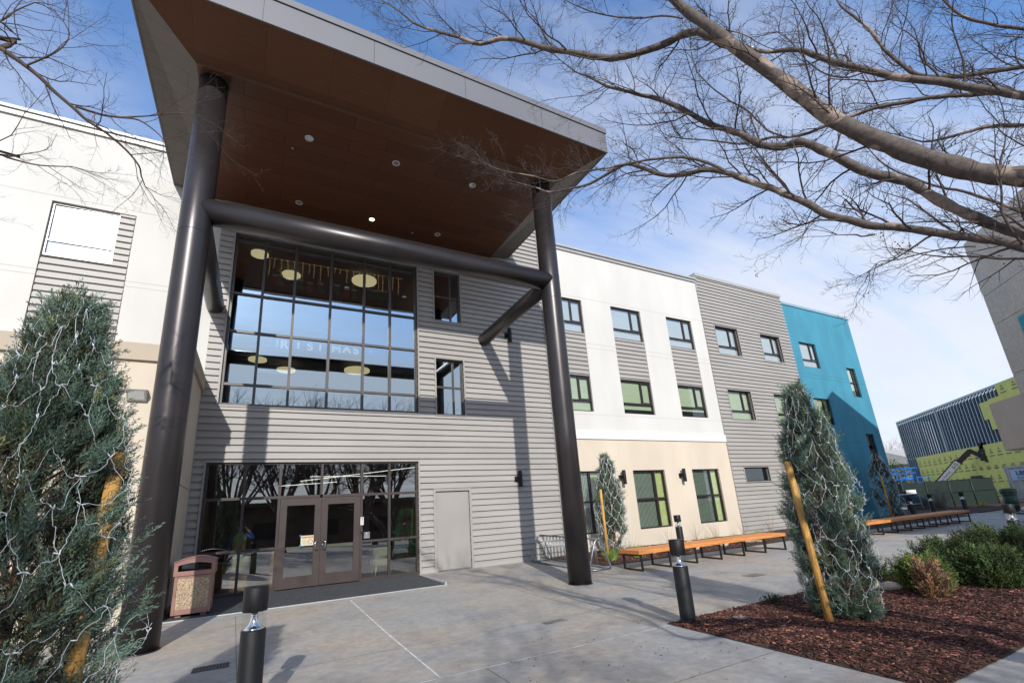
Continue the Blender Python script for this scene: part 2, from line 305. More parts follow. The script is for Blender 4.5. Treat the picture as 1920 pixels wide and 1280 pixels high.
def frames(pos, direc, scale, roll=None):
    """numpy frames: local z -> direc"""
    d = direc/np.linalg.norm(direc, axis=1, keepdims=True); k = len(d)
    a = rng.normal(size=(k, 3)); x = np.cross(a, d); x /= np.linalg.norm(x, axis=1, keepdims=True); y = np.cross(d, x)
    S = np.asarray(scale).reshape(k, -1); S = np.repeat(S, 3, 1) if S.shape[1] == 1 else S
    Mx = np.zeros((k, 3, 4)); Mx[:, :, 0] = x*S[:, :1]; Mx[:, :, 1] = y*S[:, 1:2]; Mx[:, :, 2] = d*S[:, 2:3]; Mx[:, :, 3] = pos
    return Mx
def text_obj(name, body, size, mat_, parent=None, loc=(0, 0, 0), rot=(math.pi/2, 0, 0), ext=0.002, align='CENTER', bold=0.0):
    cu = bpy.data.curves.new(name, 'FONT'); cu.body = body; cu.size = size; cu.extrude = ext; cu.align_x = align; cu.align_y = 'CENTER'; cu.offset = bold
    o = bpy.data.objects.new(name, cu); C.objects.link(o); dg = bpy.context.evaluated_depsgraph_get()
    me = bpy.data.meshes.new_from_object(o.evaluated_get(dg)); C.objects.unlink(o); bpy.data.objects.remove(o)
    me.name = name; me.materials.clear(); me.materials.append(mat_); o = bpy.data.objects.new(name, me); C.objects.link(o); o.location = loc; o.rotation_euler = rot
    if parent is not None: o.parent = parent
    return o
def gz(y):
    if y >= 14.17: return 0.0
    if y > 8: return -0.025*(14.17-y)
    return -0.154 - 0.01*(8-max(y, -25))
# ------------------------------------------------------------------ ground, pavement, planting beds
W = 14.17
def grid_sheet(name, xs, ys, dz, m, hfun=None, kind='structure'):
    V = [(x, y, gz(y)+dz+(hfun(x, y) if hfun else 0)) for y in ys for x in xs]; nx = len(xs)
    F = [(j*nx+i, j*nx+i+1, (j+1)*nx+i+1, (j+1)*nx+i) for j in range(len(ys)-1) for i in range(nx-1)]
    me = bpy.data.meshes.new(name); me.from_pydata(V, [], F); me.materials.append(m); me.update()
    if hfun: me.polygons.foreach_set('use_smooth', [True]*len(F))
    o = bpy.data.objects.new(name, me); C.objects.link(o); return tag(o, kind=kind)
grid_sheet('ground', [-1500, -60, 0, 60, 1500], [-1500, -25, 0, 8, 14.17, 60, 1500], -0.03, m_dirt)
grid_sheet('pavement', [-40, -10, 0, 10, 20, 30, 37], [-24.9, -10, 0, 8, 14.16], 0.0, m_conc)
mb = MB()
def jl(x0, y0, x1, y1, wd=0.012):
    n = max(1, int(math.hypot(x1-x0, y1-y0)/0.5)); a = Vector((x0, y0)); b = Vector((x1, y1)); d = (b-a).normalized(); q = Vector((-d.y, d.x))*wd/2
    for i in range(n):
        p = a+(b-a)*(i/n); r = a+(b-a)*((i+1)/n); mb.quad(*[(t.x, t.y, gz(t.y)+0.004) for t in (p-q, r-q, r+q, p+q)])
jl(2.03, 11.5, 2.03, 5.67, 0.026); jl(-8, 5.67, 5.7, 5.67, 0.020); jl(4.47, 11.86, 9.0, 11.9, 0.018); jl(8.92, 11.3, 8.9, 5.78, 0.020)
jl(-1.5, 11.5, 4.47, 11.5, 0.03); jl(2.03, 9.0, 8.92, 9.0, 0.010); jl(-8, 8.9, 2.03, 8.9, 0.010); jl(8.9, 7.9, 38, 7.9, 0.014); jl(15.4, 11.3, 15.4, 5.8, 0.012); jl(22, 11.3, 22, -5, 0.012); jl(29, 11.3, 29, -5, 0.012)
tag(mb.build('pavement_joint', m_joint), kind='structure')
mb = MB()
jl(5.45, 11.9, 5.45, 5.67, 0.008); jl(-8, 4.03, 5.7, 4.03, 0.008); jl(2.6, 5.67, 2.6, -3, 0.008); jl(-8, 7.2, 8.9, 7.2, 0.006); jl(0, 5.6, -0.2, 11.4, 0.007); jl(12.2, 11.3, 12.2, 5.8, 0.008); jl(8.9, 9.6, 37, 9.6, 0.008); jl(5.7, 2.4, 5.7, -3, 0.008)
tag(mb.build('saw_cut_joint', m_jointd), kind='structure')
def bedh(x0, x1, y0, y1, amp, f=1.0):
    def h(x, y):
        e = min(x-x0, x1-x, y-y0, y1-y); e = max(0.0, min(1.0, e/0.35))
        return (0.008 + amp*e*(0.75+0.35*math.sin(x*2.1*f+y*1.3)*math.sin(y*2.7-x*0.8) + 0.12*math.sin(x*9)*math.sin(y*8)))
    return h
BED = (5.7, 17.5, 2.5, 5.76)
hb = bedh(*BED, 0.05)
grid_sheet('mulch_bed', np.linspace(5.7, 17.5, 120), np.linspace(2.5, 5.76, 40), 0.0, m_soil, hb)
SB = (8.98, 37.5, 11.35, 14.168)
hs = bedh(SB[0], SB[1], SB[2], SB[3]+1, 0.06)
grid_sheet('planting_strip', np.linspace(9.2, 34.4, 120), np.linspace(11.35, 14.168, 16), 0.0, m_soil, hs)
grid_sheet('far_planting_bed', np.linspace(33.9, 52, 30), np.linspace(12.0, 17.5, 16), 0.004, m_soil, bedh(33.9, 52, 12.0, 17.5, 0.12))
# bark chips
def chips(name, n, xr, yr, hf, near=None, smin=0.018, smax=0.06, dens=None):
    xs = rng.uniform(*xr, n); ys = rng.uniform(*yr, n)
    z = np.array([gz(y)+hf(x, y) for x, y in zip(xs, ys)]) + rng.uniform(0.0, 0.016, n)
    L_ = rng.uniform(smin, smax, n); wd = L_*rng.uniform(0.18, 0.45, n); th = rng.uniform(0.003, 0.007, n)
    az = rng.uniform(0, 2*np.pi, n); el = rng.normal(0, 0.22, n)
    d = np.stack([np.cos(az)*np.cos(el), np.sin(az)*np.cos(el), np.sin(el)], 1); up = np.array([0, 0, 1.0]) + rng.normal(0, 0.25, (n, 3))
    s = np.cross(up, d); s /= np.linalg.norm(s, axis=1, keepdims=True); t = np.cross(d, s)
    Mx = np.zeros((n, 3, 4)); Mx[:, :, 0] = d*L_[:, None]; Mx[:, :, 1] = s*wd[:, None]; Mx[:, :, 2] = t*th[:, None]; Mx[:, :, 3] = np.stack([xs, ys, z], 1)
    pr = [(-.5,-.4,0),(.45,-.5,0),(.5,.35,0),(-.4,.5,0),(-.45,-.35,1),(.4,-.4,1),(.45,.3,1),(-.35,.42,1)]
    f = [(0,3,2,1),(4,5,6,7),(0,1,5,4),(1,2,6,5),(2,3,7,6),(3,0,4,7)]
    b = rng.choice([0.35, 0.8, 1.3, 2.1, 4.2], n, p=[.27, .34, .22, .12, .05]); tn = np.stack([b*rng.uniform(.9, 1.15, n), b*rng.uniform(.85, 1.1, n), b*rng.uniform(.8, 1.2, n)], 1)
    return tag(soup(name, pr, f, Mx, tn, m_mulch), kind='stuff', label='reddish brown bark mulch chips', cat='mulch')
chips('bark_mulch', 24000, (5.72, 11.8), (2.52, 5.74), hb, smin=0.02, smax=0.085)
chips('bark_mulch', 3500, (11.8, 17.4), (2.52, 5.74), hb, smin=0.03, smax=0.09)
chips('bark_mulch', 7000, (9.1, 17.5), (11.37, 14.1), hs, smin=0.03, smax=0.08)
# a few stray chips and dry leaves on the concrete
n = 240; 
chips('scattered_chips', 160, (2.5, 9.0), (3.2, 6.3), lambda x, y: 0.003, smin=0.01, smax=0.03)

# ------------------------------------------------------------------ the residence building
bld = empty('residence_building', (0, W, 0), 'long three storey building of grey siding, white and beige stucco and teal end bay', 'building')
OFF = (0, -W, 0)
def bpart(mb_, name, mats, parent=None, label=None, **k):
    o = mb_.build(name, mats, parent if parent is not None else bld, loc=(OFF if (parent is None) else None), **k)
    if label: o['label'] = label
    return o
def cells(x0, x1, z0, z1, op):
    xs = sorted({x0, x1} | {v for o in op for v in (o[0], o[1]) if x0 < v < x1}); zs = sorted({z0, z1} | {v for o in op for v in (o[2], o[3]) if z0 < v < z1})
    for i in range(len(xs)-1):
        for j in range(len(zs)-1):
            cx = (xs[i]+xs[i+1])/2; cz = (zs[j]+zs[j+1])/2
            if not any(o[0] < cx < o[1] and o[2] < cz < o[3] for o in op): yield xs[i], xs[i+1], zs[j], zs[j+1]
def wall(mb_, x0, x1, z0, z1, y, op=(), depth=0.14, mi=0, thick=0.3):
    for a, b, c, d in cells(x0, x1, z0, z1, op): mb_.quad((a, y, c), (b, y, c), (b, y, d), (a, y, d), mi)
    for (a, b, c, d) in op:
        a, b, c, d = max(a, x0), min(b, x1), max(c, z0), min(d, z1); e = y+depth
        mb_.quad((a, y, c), (a, y, d), (a, e, d), (a, e, c), mi); mb_.quad((b, y, c), (b, e, c), (b, e, d), (b, y, d), mi)
        mb_.quad((a, y, c), (a, e, c), (b, e, c), (b, y, c), mi); mb_.quad((a, y, d), (b, y, d), (b, e, d), (a, e, d), mi)
    mb_.quad((x0, y, z0), (x0, y+thick, z0), (x0, y+thick, z1), (x0, y, z1), mi); mb_.quad((x1, y, z0), (x1, y, z1), (x1, y+thick, z1), (x1, y+thick, z0), mi)
    mb_.quad((x0, y, z1), (x0, y+thick, z1), (x1, y+thick, z1), (x1, y, z1), mi)
PR = [(0, 0.048), (0.120, 0.048), (0.134, 0.0), (0.184, 0.0), (0.19, 0.048)]
def siding(mb_, x0, x1, z0, z1, y, op=(), mi=0):
    def prof(z):
        q = (z % 0.19)
        for i in range(4):
            if PR[i][0] <= q <= PR[i+1][0]:
                t = (q-PR[i][0])/(PR[i+1][0]-PR[i][0]); return PR[i][1]+(PR[i+1][1]-PR[i][1])*t
        return 0.048
    for a, b, c, d in cells(x0, x1, z0, z1, op):
        zs = {round(c, 5), round(d, 5)}; k = math.floor(c/0.19)
        while k*0.19 < d:
            for p in PR[:-1]:
                z = k*0.19+p[0]
                if c < z < d: zs.add(round(z, 5))
            k += 1
        zs = sorted(zs); pts = [(z, y-prof(z if z < d-1e-6 else z-1e-4)) for z in zs]
        for (za, ya), (zb, yb) in zip(pts, pts[1:]): mb_.quad((a, ya, za), (b, ya, za), (b, yb, zb), (a, yb, zb), mi)
        for xx, s in ((a, 1), (b, -1)):    # close the ends
            mb_.poly([(xx, yy, zz) for zz, yy in pts] + [(xx, y+0.01, d), (xx, y+0.01, c)], mi)
def trimframe(mb_, a, b, c, d, y, t=0.05, p=0.068, mi=0, bottom=True):
    mb_.box(a-t, a, y-p, y+0.14, c-(t if bottom else 0), d+t, mi); mb_.box(b, b+t, y-p, y+0.14, c-(t if bottom else 0), d+t, mi)
    mb_.box(a, b, y-p, y+0.14, d, d+t, mi)
    if bottom: mb_.box(a, b, y-p, y+0.14, c-t, c, mi)

# --- openings
CUR = (-1.10, 4.50, 4.88, 10.22); STO = (-1.22, 4.47, 0.0, 3.32); MU = (5.14, 6.13, 8.27, 10.23); MD = (5.14, 6.15, 4.87, 6.84); DR = (5.02, 6.17, 0.0, 2.38)
TX0, TX1, TZ = -1.5, 9.80, 13.45
mb = MB(); siding(mb, TX0, TX1-0.09, 0.0, TZ, W, [CUR, STO, MU, MD, DR])
bpart(mb, 'siding_wall', m_siding, label='tall grey corrugated metal entrance bay', fix=False)
mb = MB()
for o_ in (CUR, MU, MD): trimframe(mb, *o_, W); bpart(mb, 'window_trim', m_trim); mb = MB()
trimframe(mb, STO[0], STO[1], STO[2], STO[3], W, bottom=False); bpart(mb, 'window_trim', m_trim); mb = MB(); trimframe(mb, DR[0], DR[1], DR[2], DR[3], W, 0.075, 0.07, bottom=False); bpart(mb, 'door_trim', m_trim); mb = MB()
mb.box(TX1-0.09, TX1+0.02, W-0.07, W+0.3, -0.17, TZ+0.02); mb.box(TX0, TX1-0.09, W-0.07, W+0.3, TZ, TZ+0.12); mb.box(TX1-0.09, TX1+0.05, W-0.08, W+0.32, TZ+0.02, TZ+0.14)
mb.box(TX1-0.2, TX1, W+0.3, W+8, 12.4, TZ+0.1)
bpart(mb, 'corner_trim', m_trim)
for a, b in ((STO[1]+0.05, DR[0]-0.075), (DR[1]+0.075, TX1-0.09), (TX0, STO[0]-0.05)): mb = MB(); mb.box(a, b, W-0.02, W+0.1, -0.06, 0.0); bpart(mb, 'base_flashing', m_trim)
mb = MB(); mb.box(-1.58, TX0-0.001, W-0.062, W+0.2, -0.05, 5.2); bpart(mb, 'corner_trim', m_trim)

# --- upper wing left (above the low block), same plane
LW = [(-5.29, -3.52, 4.9, 6.75), (-5.29, -3.52, 6.752, 10.15), (-12.2, -10.5, 6.75, 10.15), (-12.2, -10.5, 4.9, 6.748), (-19, -17.3, 8.64, 10.15)]
mb = MB(); wall(mb, -26, TX0, 4.9, 12.45, W, LW); 
for z in (10.16, 8.0, 7.82): pass
bpart(mb, 'white_stucco_wall', m_white)
mb = MB(); mb.box(-26, TX0-0.002, W-0.06, W+0.35, 12.45, 12.60); mb.box(-26, TX0-0.002, W-0.11, W+0.37, 12.60, 12.68); bpart(mb, 'parapet_cap', m_cap)
for q in ((-5.27, -3.54, 6.80, 8.55), (-3.88, -3.54, 8.56, 10.13), (-12.18, -10.52, 6.80, 8.6), (-3.88, -3.54, 5.3, 6.75)):
    mb = MB(); siding(mb, *q, W+0.06); bpart(mb, 'siding_panel', m_siding, fix=False)
# --- low block at left
BX = -1.52; BY = 11.76
mb = MB(); wall(mb, -26, BX, -0.12, 5.22, BY, [(-12, -10.2, 0.66, 2.93)], thick=0.01)
mb.quad((BX, BY, -0.12), (BX, W, -0.12), (BX, W, 5.22), (BX, BY, 5.22)); mb.quad((-26, BY, 5.3), (BX, BY, 5.3), (BX, W, 5.3), (-26, W, 5.3)); bpart(mb, 'beige_block_wall', m_beige)
mb = MB(); mb.box(-26, BX+0.07, BY-0.07, BY+0.3, 5.22, 5.60); mb.box(BX-0.25, BX+0.07, BY+0.3, W-0.04, 5.22, 5.60); mb.box(BX+0.0, BX+0.03, BY+0.3, W-0.04, 5.60, 5.62); bpart(mb, 'band_course', m_tan)
mb = MB(); mb.box(-26, BX-0.004, BY+0.014, BY+0.05, -0.2, -0.12); mb.box(BX+0.001, BX+0.006, 11.9, W-0.05, 2.62, 2.635); mb.box(BX, BX+0.004, BY+0.01, W-0.05, -0.2, 0.1); bpart(mb, 'foundation', m_found)
# --- white over beige bay
AX0, AX1 = 9.82, 19.38
cols = [(10.05, 11.80), (13.40, 15.15), (16.80, 18.52)]
mb = MB(); wall(mb, AX0, AX1, 4.50, 12.42, W, [(a, b, 5.27, 10.15) for a, b in cols]); bpart(mb, 'white_stucco_wall', m_white)
mb = MB(); mb.box(AX0+0.002, AX1+0.02, W-0.045, W+0.2, 4.16, 4.50); bpart(mb, 'white_band', m_white2)
mb = MB(); wall(mb, AX0, AX1, 0.05, 4.16, W, [(a, b, 0.66, 2.93) for a, b in cols]); bpart(mb, 'beige_stucco_wall', m_beige)
mb = MB(); mb.box(AX0+0.002, AX1+0.002, W-0.06, W+0.35, 12.42, 12.55); mb.box(AX0+0.052, AX1+0.03, W-0.12, W+0.37, 12.55, 12.64); bpart(mb, 'parapet_cap', m_cap)
for a, b in cols: mb = MB(); siding(mb, a+0.01, b-0.01, 6.76, 8.63, W+0.06); bpart(mb, 'siding_panel', m_siding, fix=False)
mb = MB(); mb.box(AX0, 33.85, W+0.02, W+0.3, -0.12, 0.05); bpart(mb, 'foundation', m_found)
# score lines in the stucco
m_score = mat('stucco_joint', (0.40, 0.385, 0.36), 0.9, 0, 0)
mb = MB()
def score(x0, x1, z, op, m_=m_score):
    for a, b, c, d in cells(x0, x1, z-0.006, z+0.006, op): q = MB(); q.box(a, b, W-0.0025, W+0.01, c, d); bpart(q, 'stucco_joint', m_)
opA = [(a, b, 5.27, 10.15) for a, b in cols]
for z in (5.15, 8.0, 8.2, 10.27): score(AX0, AX1, z, opA)
for z in (10.3, 8.0, 8.15): score(-26, TX0, z, LW)
# --- grey bay
GX0, GX1 = 19.385, 26.62
opB = [(20.18, 21.93, 8.64, 10.15), (23.83, 25.55, 8.64, 10.15), (20.18, 21.93, 5.27, 6.75), (23.83, 25.55, 5.27, 6.75), (20.25, 22.07, 2.31, 2.97)]
mb = MB(); siding(mb, GX0, GX1, 0.05, 12.80, W, opB); bpart(mb, 'siding_wall', m_siding, label='grey corrugated bay between white and teal stucco', fix=False)
mb = MB(); mb.box(GX0, GX1+0.02, W-0.09, W+0.35, 12.80, 12.97); mb.box(GX0-0.01, GX0+0.03, W-0.05, W+5, 12.0, 12.80)
bpart(mb, 'parapet_cap', m_cap)
for o_ in opB: mb = MB(); trimframe(mb, *o_, W, 0.035, 0.065); bpart(mb, 'window_trim', m_trim)
# --- teal bay
opC = [(27.5, 29.17, 8.64, 10.16), (32.0, 32.98, 7.11, 8.97), (27.5, 29.17, 5.27, 6.78), (32.12, 33.02, 2.92, 4.83), (28.2, 29.17, 0.5, 2.99)]
mb = MB(); wall(mb, GX1+0.005, 33.85, 0.05, 12.42, W, opC, thick=14); bpart(mb, 'teal_stucco_wall', m_blue)
mb = MB(); mb.box(GX1+0.022, 33.88, W-0.05, W+0.3, 12.42, 12.58); bpart(mb, 'parapet_cap', mat('teal_cap', (0.22, 0.36, 0.42), 0.5, 0.1, 0.03))
mb = MB(); op = opC
for z in (8.0, 8.2, 4.3): score(GX1+.01, 33.84, z, opC, mat('teal_joint', (0.02, 0.13, 0.20), 0.9, 0, 0))
# --- roofs and the dark rooms behind the windows
mb = MB(); mb.box(-26, 33.8, W+0.36, W+14, 12.2, 12.35); mb.box(AX0, 33.6, W+13.7, W+14, 0, 12.2); bpart(mb, 'flat_roof', m_cap)
for (a, b) in ((9.9, 19.3), (19.5, 26.5), (26.8, 33.6)):
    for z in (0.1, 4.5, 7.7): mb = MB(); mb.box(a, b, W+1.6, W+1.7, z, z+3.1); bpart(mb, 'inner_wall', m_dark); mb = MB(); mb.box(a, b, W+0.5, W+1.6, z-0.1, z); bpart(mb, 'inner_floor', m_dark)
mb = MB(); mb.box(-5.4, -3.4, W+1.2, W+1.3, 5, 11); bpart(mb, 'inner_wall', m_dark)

# --- windows
def window(x0, x1, z0, z1, y=W, blind=m_blind, split=0.68, kind='T', g=None, drop=0.0, fr=m_frame, label=None):
    g = g or m_glass3; f = 0.05; yb = y+0.07; mb = MB()
    mb.box(x0, x0+f, yb, yb+0.07, z0, z1); mb.box(x1-f, x1, yb, yb+0.07, z0, z1); mb.box(x0+f, x1-f, yb, yb+0.07, z1-f, z1); mb.box(x0+f, x1-f, yb, yb+0.07, z0, z0+f)
    xm = x0+(x1-x0)*split
    if kind == 'T':
        zm = z0+(z1-z0)*0.31; mb.box(x0+f, x1-f, yb+0.002, yb+0.068, zm-0.035, zm+0.035); mb.box(xm-0.04, xm+0.04, yb+0.002, yb+0.068, zm+0.035, z1-f)
        mb.box(xm+0.04, x1-f, yb+0.015, yb+0.05, zm+0.035, zm+0.08); mb.box(xm+0.04, x1-f, yb+0.015, yb+0.05, z1-f-0.045, z1-f); mb.box(x1-f-0.045, x1-f, yb+0.015, yb+0.05, zm+0.08, z1-f-0.045)
    elif kind == 'C':
        zm = z0+(z1-z0)*0.5; mb.box(xm-0.045, xm+0.045, yb+0.002, yb+0.068, z0+f, z1-f); mb.box(x0+f, xm-0.045, yb+0.004, yb+0.066, zm-0.035, zm+0.035); mb.box(xm+0.045, x1-f, yb+0.004, yb+0.066, zm-0.035, zm+0.035)
    elif kind == 'H':
        zm = z0+(z1-z0)*0.5; mb.box(x0+f, x1-f, yb+0.002, yb+0.068, zm-0.03, zm+0.03); mb.box(xm-0.03, xm+0.03, yb+0.003, yb+0.067, z0+f, zm-0.03); mb.box(xm-0.03, xm+0.03, yb+0.003, yb+0.067, zm+0.03, z1-f)
    o = bpart(mb, 'window', fr, label=label)
    mb = MB(); mb.quad((x0+f, yb+0.04, z0+f), (x1-f, yb+0.04, z0+f), (x1-f, yb+0.04, z1-f), (x0+f, yb+0.04, z1-f)); mb.build('pane', g, o, fix=False)
    if blind is not None:
        mb = MB(); zb = z0+f+drop
        if kind == 'C':   # vertical slats
            n = 17; xe = xm-0.01
            for i in range(n):
                a = x0+(xe-x0)*i/n; b_ = x0+(xe-x0)*(i+1)/n; dy = 0.028
                mb.quad((a, yb+0.13, zb), (b_, yb+0.13+dy, zb), (b_, yb+0.13+dy, z1), (a, yb+0.13, z1))
            n = 12
            for i in range(n):
                a = xe+(x1-xe)*i/n; b_ = xe+(x1-xe)*(i+1)/n; d0 = 0.03*(i % 2); d1 = 0.03*((i+1) % 2)
                mb.quad((a, yb+0.12+d0, zb), (b_, yb+0.12+d1, zb), (b_, yb+0.12+d1, z1), (a, yb+0.12+d0, z1), 1)
            blind = [m_slat, m_curt]
        else: mb.quad((x0-0.05, yb+0.095, zb), (x1+0.05, yb+0.095, zb), (x1+0.05, yb+0.095, z1+0.05), (x0-0.05, yb+0.095, z1+0.05))
        mb.build('blind', blind, o, fix=False)
    return o
for i, (a, b) in enumerate(cols):
    window(a, b, 8.64, 10.15, g=m_glassb); window(a, b, 5.27, 6.75, blind=m_bgreen, drop=(0.0, 0.17, 0.24)[i]); window(a, b, 0.66, 2.93, blind=m_bgreen, kind='C', split=0.68)
for q in opB[:2]: window(*q, g=m_glassb)
for q in opB[2:4]: window(*q, blind=m_bgreen)
window(*opB[4], blind=None, kind='N', g=m_glass3)
window(*opC[0], g=m_glassb); window(*opC[1], kind='H', drop=0.4, split=0.7); window(*opC[2], blind=m_bgreen, drop=0.35); window(*opC[3], kind='H', drop=1.2, split=0.7); window(*opC[4], kind='H', blind=None, split=0.9)
m_glassm = glass_mat('mirror_glass', (0.7, 0.75, 0.75), 0.55, 0.028)
m_glassm2 = glass_mat('mirror_glass_dull', (0.7, 0.75, 0.75), 0.35, 0.045)
m_wframe = mat('pale_window_frame', (0.35, 0.34, 0.33), 0.4, 0.3, 0.05)
window(-5.29, -3.88, 8.60, 10.15, kind='N', g=m_glassm2, fr=m_wframe, blind=m_blind, drop=0.0); window(-5.29, -3.88, 5.3, 6.75, kind='N', g=m_glass, fr=m_wframe)
mb = MB(); mb.box(-5.24, -3.93, W+0.075, W+0.12, 9.02, 9.07); bpart(mb, 'window_rail', m_wframe)
window(-12.2, -10.55, 8.64, 10.15, kind='T'); window(-12, -10.2, 0.66, 2.93, y=BY, kind='C')
for q, k in ((MU, 0), (MD, 1)): window(*q, kind='H', blind=None, g=m_glass, split=0.66, fr=m_mull)

# --- big curtain window of the upper floors
CX = [-1.10, -0.27, 0.60, 1.67, 2.72, 3.58, 4.50]; CZ = [4.88, 5.50, 7.10, 8.28, 9.93, 10.22]
mb = MB(); h = 0.035
for x in CX: xx = min(max(x, CUR[0]+h), CUR[1]-h); mb.box(xx-h, xx+h, W+0.01, W+0.14, CUR[2], CUR[3])
CZ2 = [4.88, 5.50, 7.08, 8.27, 9.98, 10.22]
for z in CZ2:
    zz = min(max(z, CUR[2]+h), CUR[3]-h)
    for a, b in zip(CX, CX[1:]): mb.box(a+h+(h if a == CX[0] else 0), b-h-(h if b == CX[-1] else 0), W+0.03, W+0.138, zz-h, zz+h)
cw = bpart(mb, 'curtain_window', m_mull, label='tall grid window over the entrance')
for i in range(6):
    for j in range(5):
        tl = rnd.uniform(-0.006, 0.006); tz = rnd.uniform(-0.004, 0.004)
        mb = MB(); a, b, c, d = CX[i]+h, CX[i+1]-h, CZ2[j]+h, CZ2[j+1]-h
        mb.quad((a, W+0.08-tl-tz, c), (b, W+0.08+tl-tz, c), (b, W+0.08+tl+tz, d), (a, W+0.08-tl+tz, d)); mb.build('pane', m_glass, cw, fix=False)
# --- storefront and doors
SXm = [-1.22, -0.30, 0.56, 1.64, 2.76, 3.58, 4.47]
mb = MB(); h = 0.032
for x in (SXm[0], SXm[1], SXm[2], SXm[4], SXm[5], SXm[6]): xx = min(max(x, SXm[0]+h), SXm[-1]-h); mb.box(xx-h, xx+h, W, W+0.13, 0.0, 3.32)
mb.box(1.64-h, 1.64+h, W+0.003, W+0.127, 2.41, 3.28)
mb.box(SXm[0]+2*h, SXm[-1]-2*h, W-0.004, W+0.13, 3.27, 3.32)
for a, b in zip(SXm, SXm[1:]):
    A_ = a+h+(h if a == SXm[0] else 0); B_ = b-h-(h if b == SXm[-1] else 0); mb.box(A_, B_, W+0.002, W+0.128, 2.34, 2.41)
    if not (0.5 < a < 2.7): mb.box(A_, B_, W+0.01, W+0.12, 1.03, 1.09); mb.box(A_, B_, W+0.002, W+0.128, 0.0, 0.08)
sf = bpart(mb, 'storefront_frame', m_sframe)
for i in range(6):
    a, b = SXm[i]+h, SXm[i+1]-h
    for c, d in (((2.41, 3.27),) if 0.5 < SXm[i] < 2.7 else ((2.41, 3.27), (1.09, 2.34), (0.08, 1.03))):
        tl = rnd.uniform(-0.004, 0.004); mb = MB(); mb.quad((a, W+0.06-tl, c), (b, W+0.06+tl, c), (b, W+0.06+tl, d), (a, W+0.06-tl, d)); mb.build('pane', m_glass2, sf, fix=False)
m_door = mat('door_bronze', (0.046, 0.032, 0.028), 0.5, 0.0, 0.1, 2)
for k, (a, b) in enumerate(((0.60, 1.652), (1.658, 2.72))):
    mb = MB(); s = 0.17
    mb.box(a, a+s, W-0.012, W+0.05, 0.03, 2.33); mb.box(b-s, b, W-0.012, W+0.05, 0.03, 2.33); mb.box(a+s, b-s, W-0.011, W+0.049, 2.14, 2.33); mb.box(a+s, b-s, W-0.011, W+0.049, 0.03, 0.31)
    dr = bpart(mb, 'entrance_door', m_door)
    mb = MB(); mb.quad((a+s, W+0.02, 0.31), (b-s, W+0.02, 0.31), (b-s, W+0.02, 2.14), (a+s, W+0.02, 2.14)); mb.build('pane', m_glass2, dr, fix=False)
    mb = MB(); mb.box(a+0.05, b-0.05, W+0.09, W+0.13, 0.99, 1.06); mb.build('push_bar', mat('brass_bar', (0.50, 0.46, 0.30), 0.4, 0.5, 0), dr)
    hx = (b-0.07) if k == 0 else (a+0.07); sx = -1 if k == 0 else 1
    mb = MB(); mb.tube([(hx, W-0.01, 0.95), (hx+0.0*sx, W-0.05, 0.94), (hx+0.055*sx, W-0.065, 0.97), (hx+0.06*sx, W-0.065, 1.13), (hx, W-0.05, 1.17), (hx, W-0.01, 1.16)], 0.011, 8)
    if k == 1: mb.lathe((hx, W-0.02, 1.05), [(0.02, -0.02), (0.02, 0.02)], 10)
    mb.build('handle', mat('chrome', (0.75, 0.75, 0.76), 0.2, 1, 0), dr)
mb = MB(); mb.box(DR[0]+0.04, DR[1]-0.04, W-0.01, W+0.05, 0.03, 2.34); gd = bpart(mb, 'service_door', mat('grey_door_paint', (0.30, 0.28, 0.26), 0.5, 0, 0.04, 1), label='flat grey steel door')
mb = MB()
for z in (0.35, 1.2, 2.1): mb.box(DR[0]+0.028, DR[0]+0.05, W-0.02, W-0.008, z-0.06, z+0.06)
mb.build('hinge', m_trim, gd); mb = MB(); mb.box(DR[0], DR[1], W-0.05, W+0.1, -0.02, 0.025); mb.build('threshold', m_steel, gd)
mb = MB(); mb.box(DR[0], DR[0]+0.04, W-0.004, W+0.06, 0.025, 2.38); mb.box(DR[1]-0.04, DR[1], W-0.004, W+0.06, 0.025, 2.38); mb.box(DR[0]+0.04, DR[1]-0.04, W-0.004, W+0.06, 2.34, 2.38); mb.build('door_frame', m_trim, gd)
# --- rooms behind the big glass
def room(x0, x1, y0, y1, z0, z1, mats):
    mb = MB(); mb.quad((x0, y0, z0), (x0, y1, z0), (x0, y1, z1), (x0, y0, z1), 0); mb.quad((x1, y0, z0), (x1, y0, z1), (x1, y1, z1), (x1, y1, z0), 1); mb.quad((x0, y1, z0), (x1, y1, z0), (x1, y1, z1), (x0, y1, z1), 2)
    mb.quad((x0, y0, z0), (x1, y0, z0), (x1, y1, z0), (x0, y1, z0), 3); mb.quad((x0, y0, z1), (x0, y1, z1), (x1, y1, z1), (x1, y0, z1), 4); return mb
m_rw = mat('lobby_side_wall', (0.40, 0.42, 0.20), 0.8, 0, 0.05); m_ceil = mat('dark_ceiling', (0.05, 0.045, 0.045), 0.9, 0, 0.1); m_lfl = mat('lobby_floor', (0.07, 0.055, 0.045), 0.4, 0, 0.1)
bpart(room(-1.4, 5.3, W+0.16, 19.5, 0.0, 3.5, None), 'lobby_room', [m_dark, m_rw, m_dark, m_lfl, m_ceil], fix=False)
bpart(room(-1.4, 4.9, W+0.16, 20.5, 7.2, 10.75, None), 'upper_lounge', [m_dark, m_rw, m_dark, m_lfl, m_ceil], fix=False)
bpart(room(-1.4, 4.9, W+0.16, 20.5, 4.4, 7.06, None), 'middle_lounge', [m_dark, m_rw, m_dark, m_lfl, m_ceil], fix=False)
for q in (MU, MD): bpart(room(q[0]-0.1, q[1]+0.3, W+0.16, W+4, q[2]-0.1, q[3]+0.1, None), 'stair_room', [m_dark]*5, fix=False)

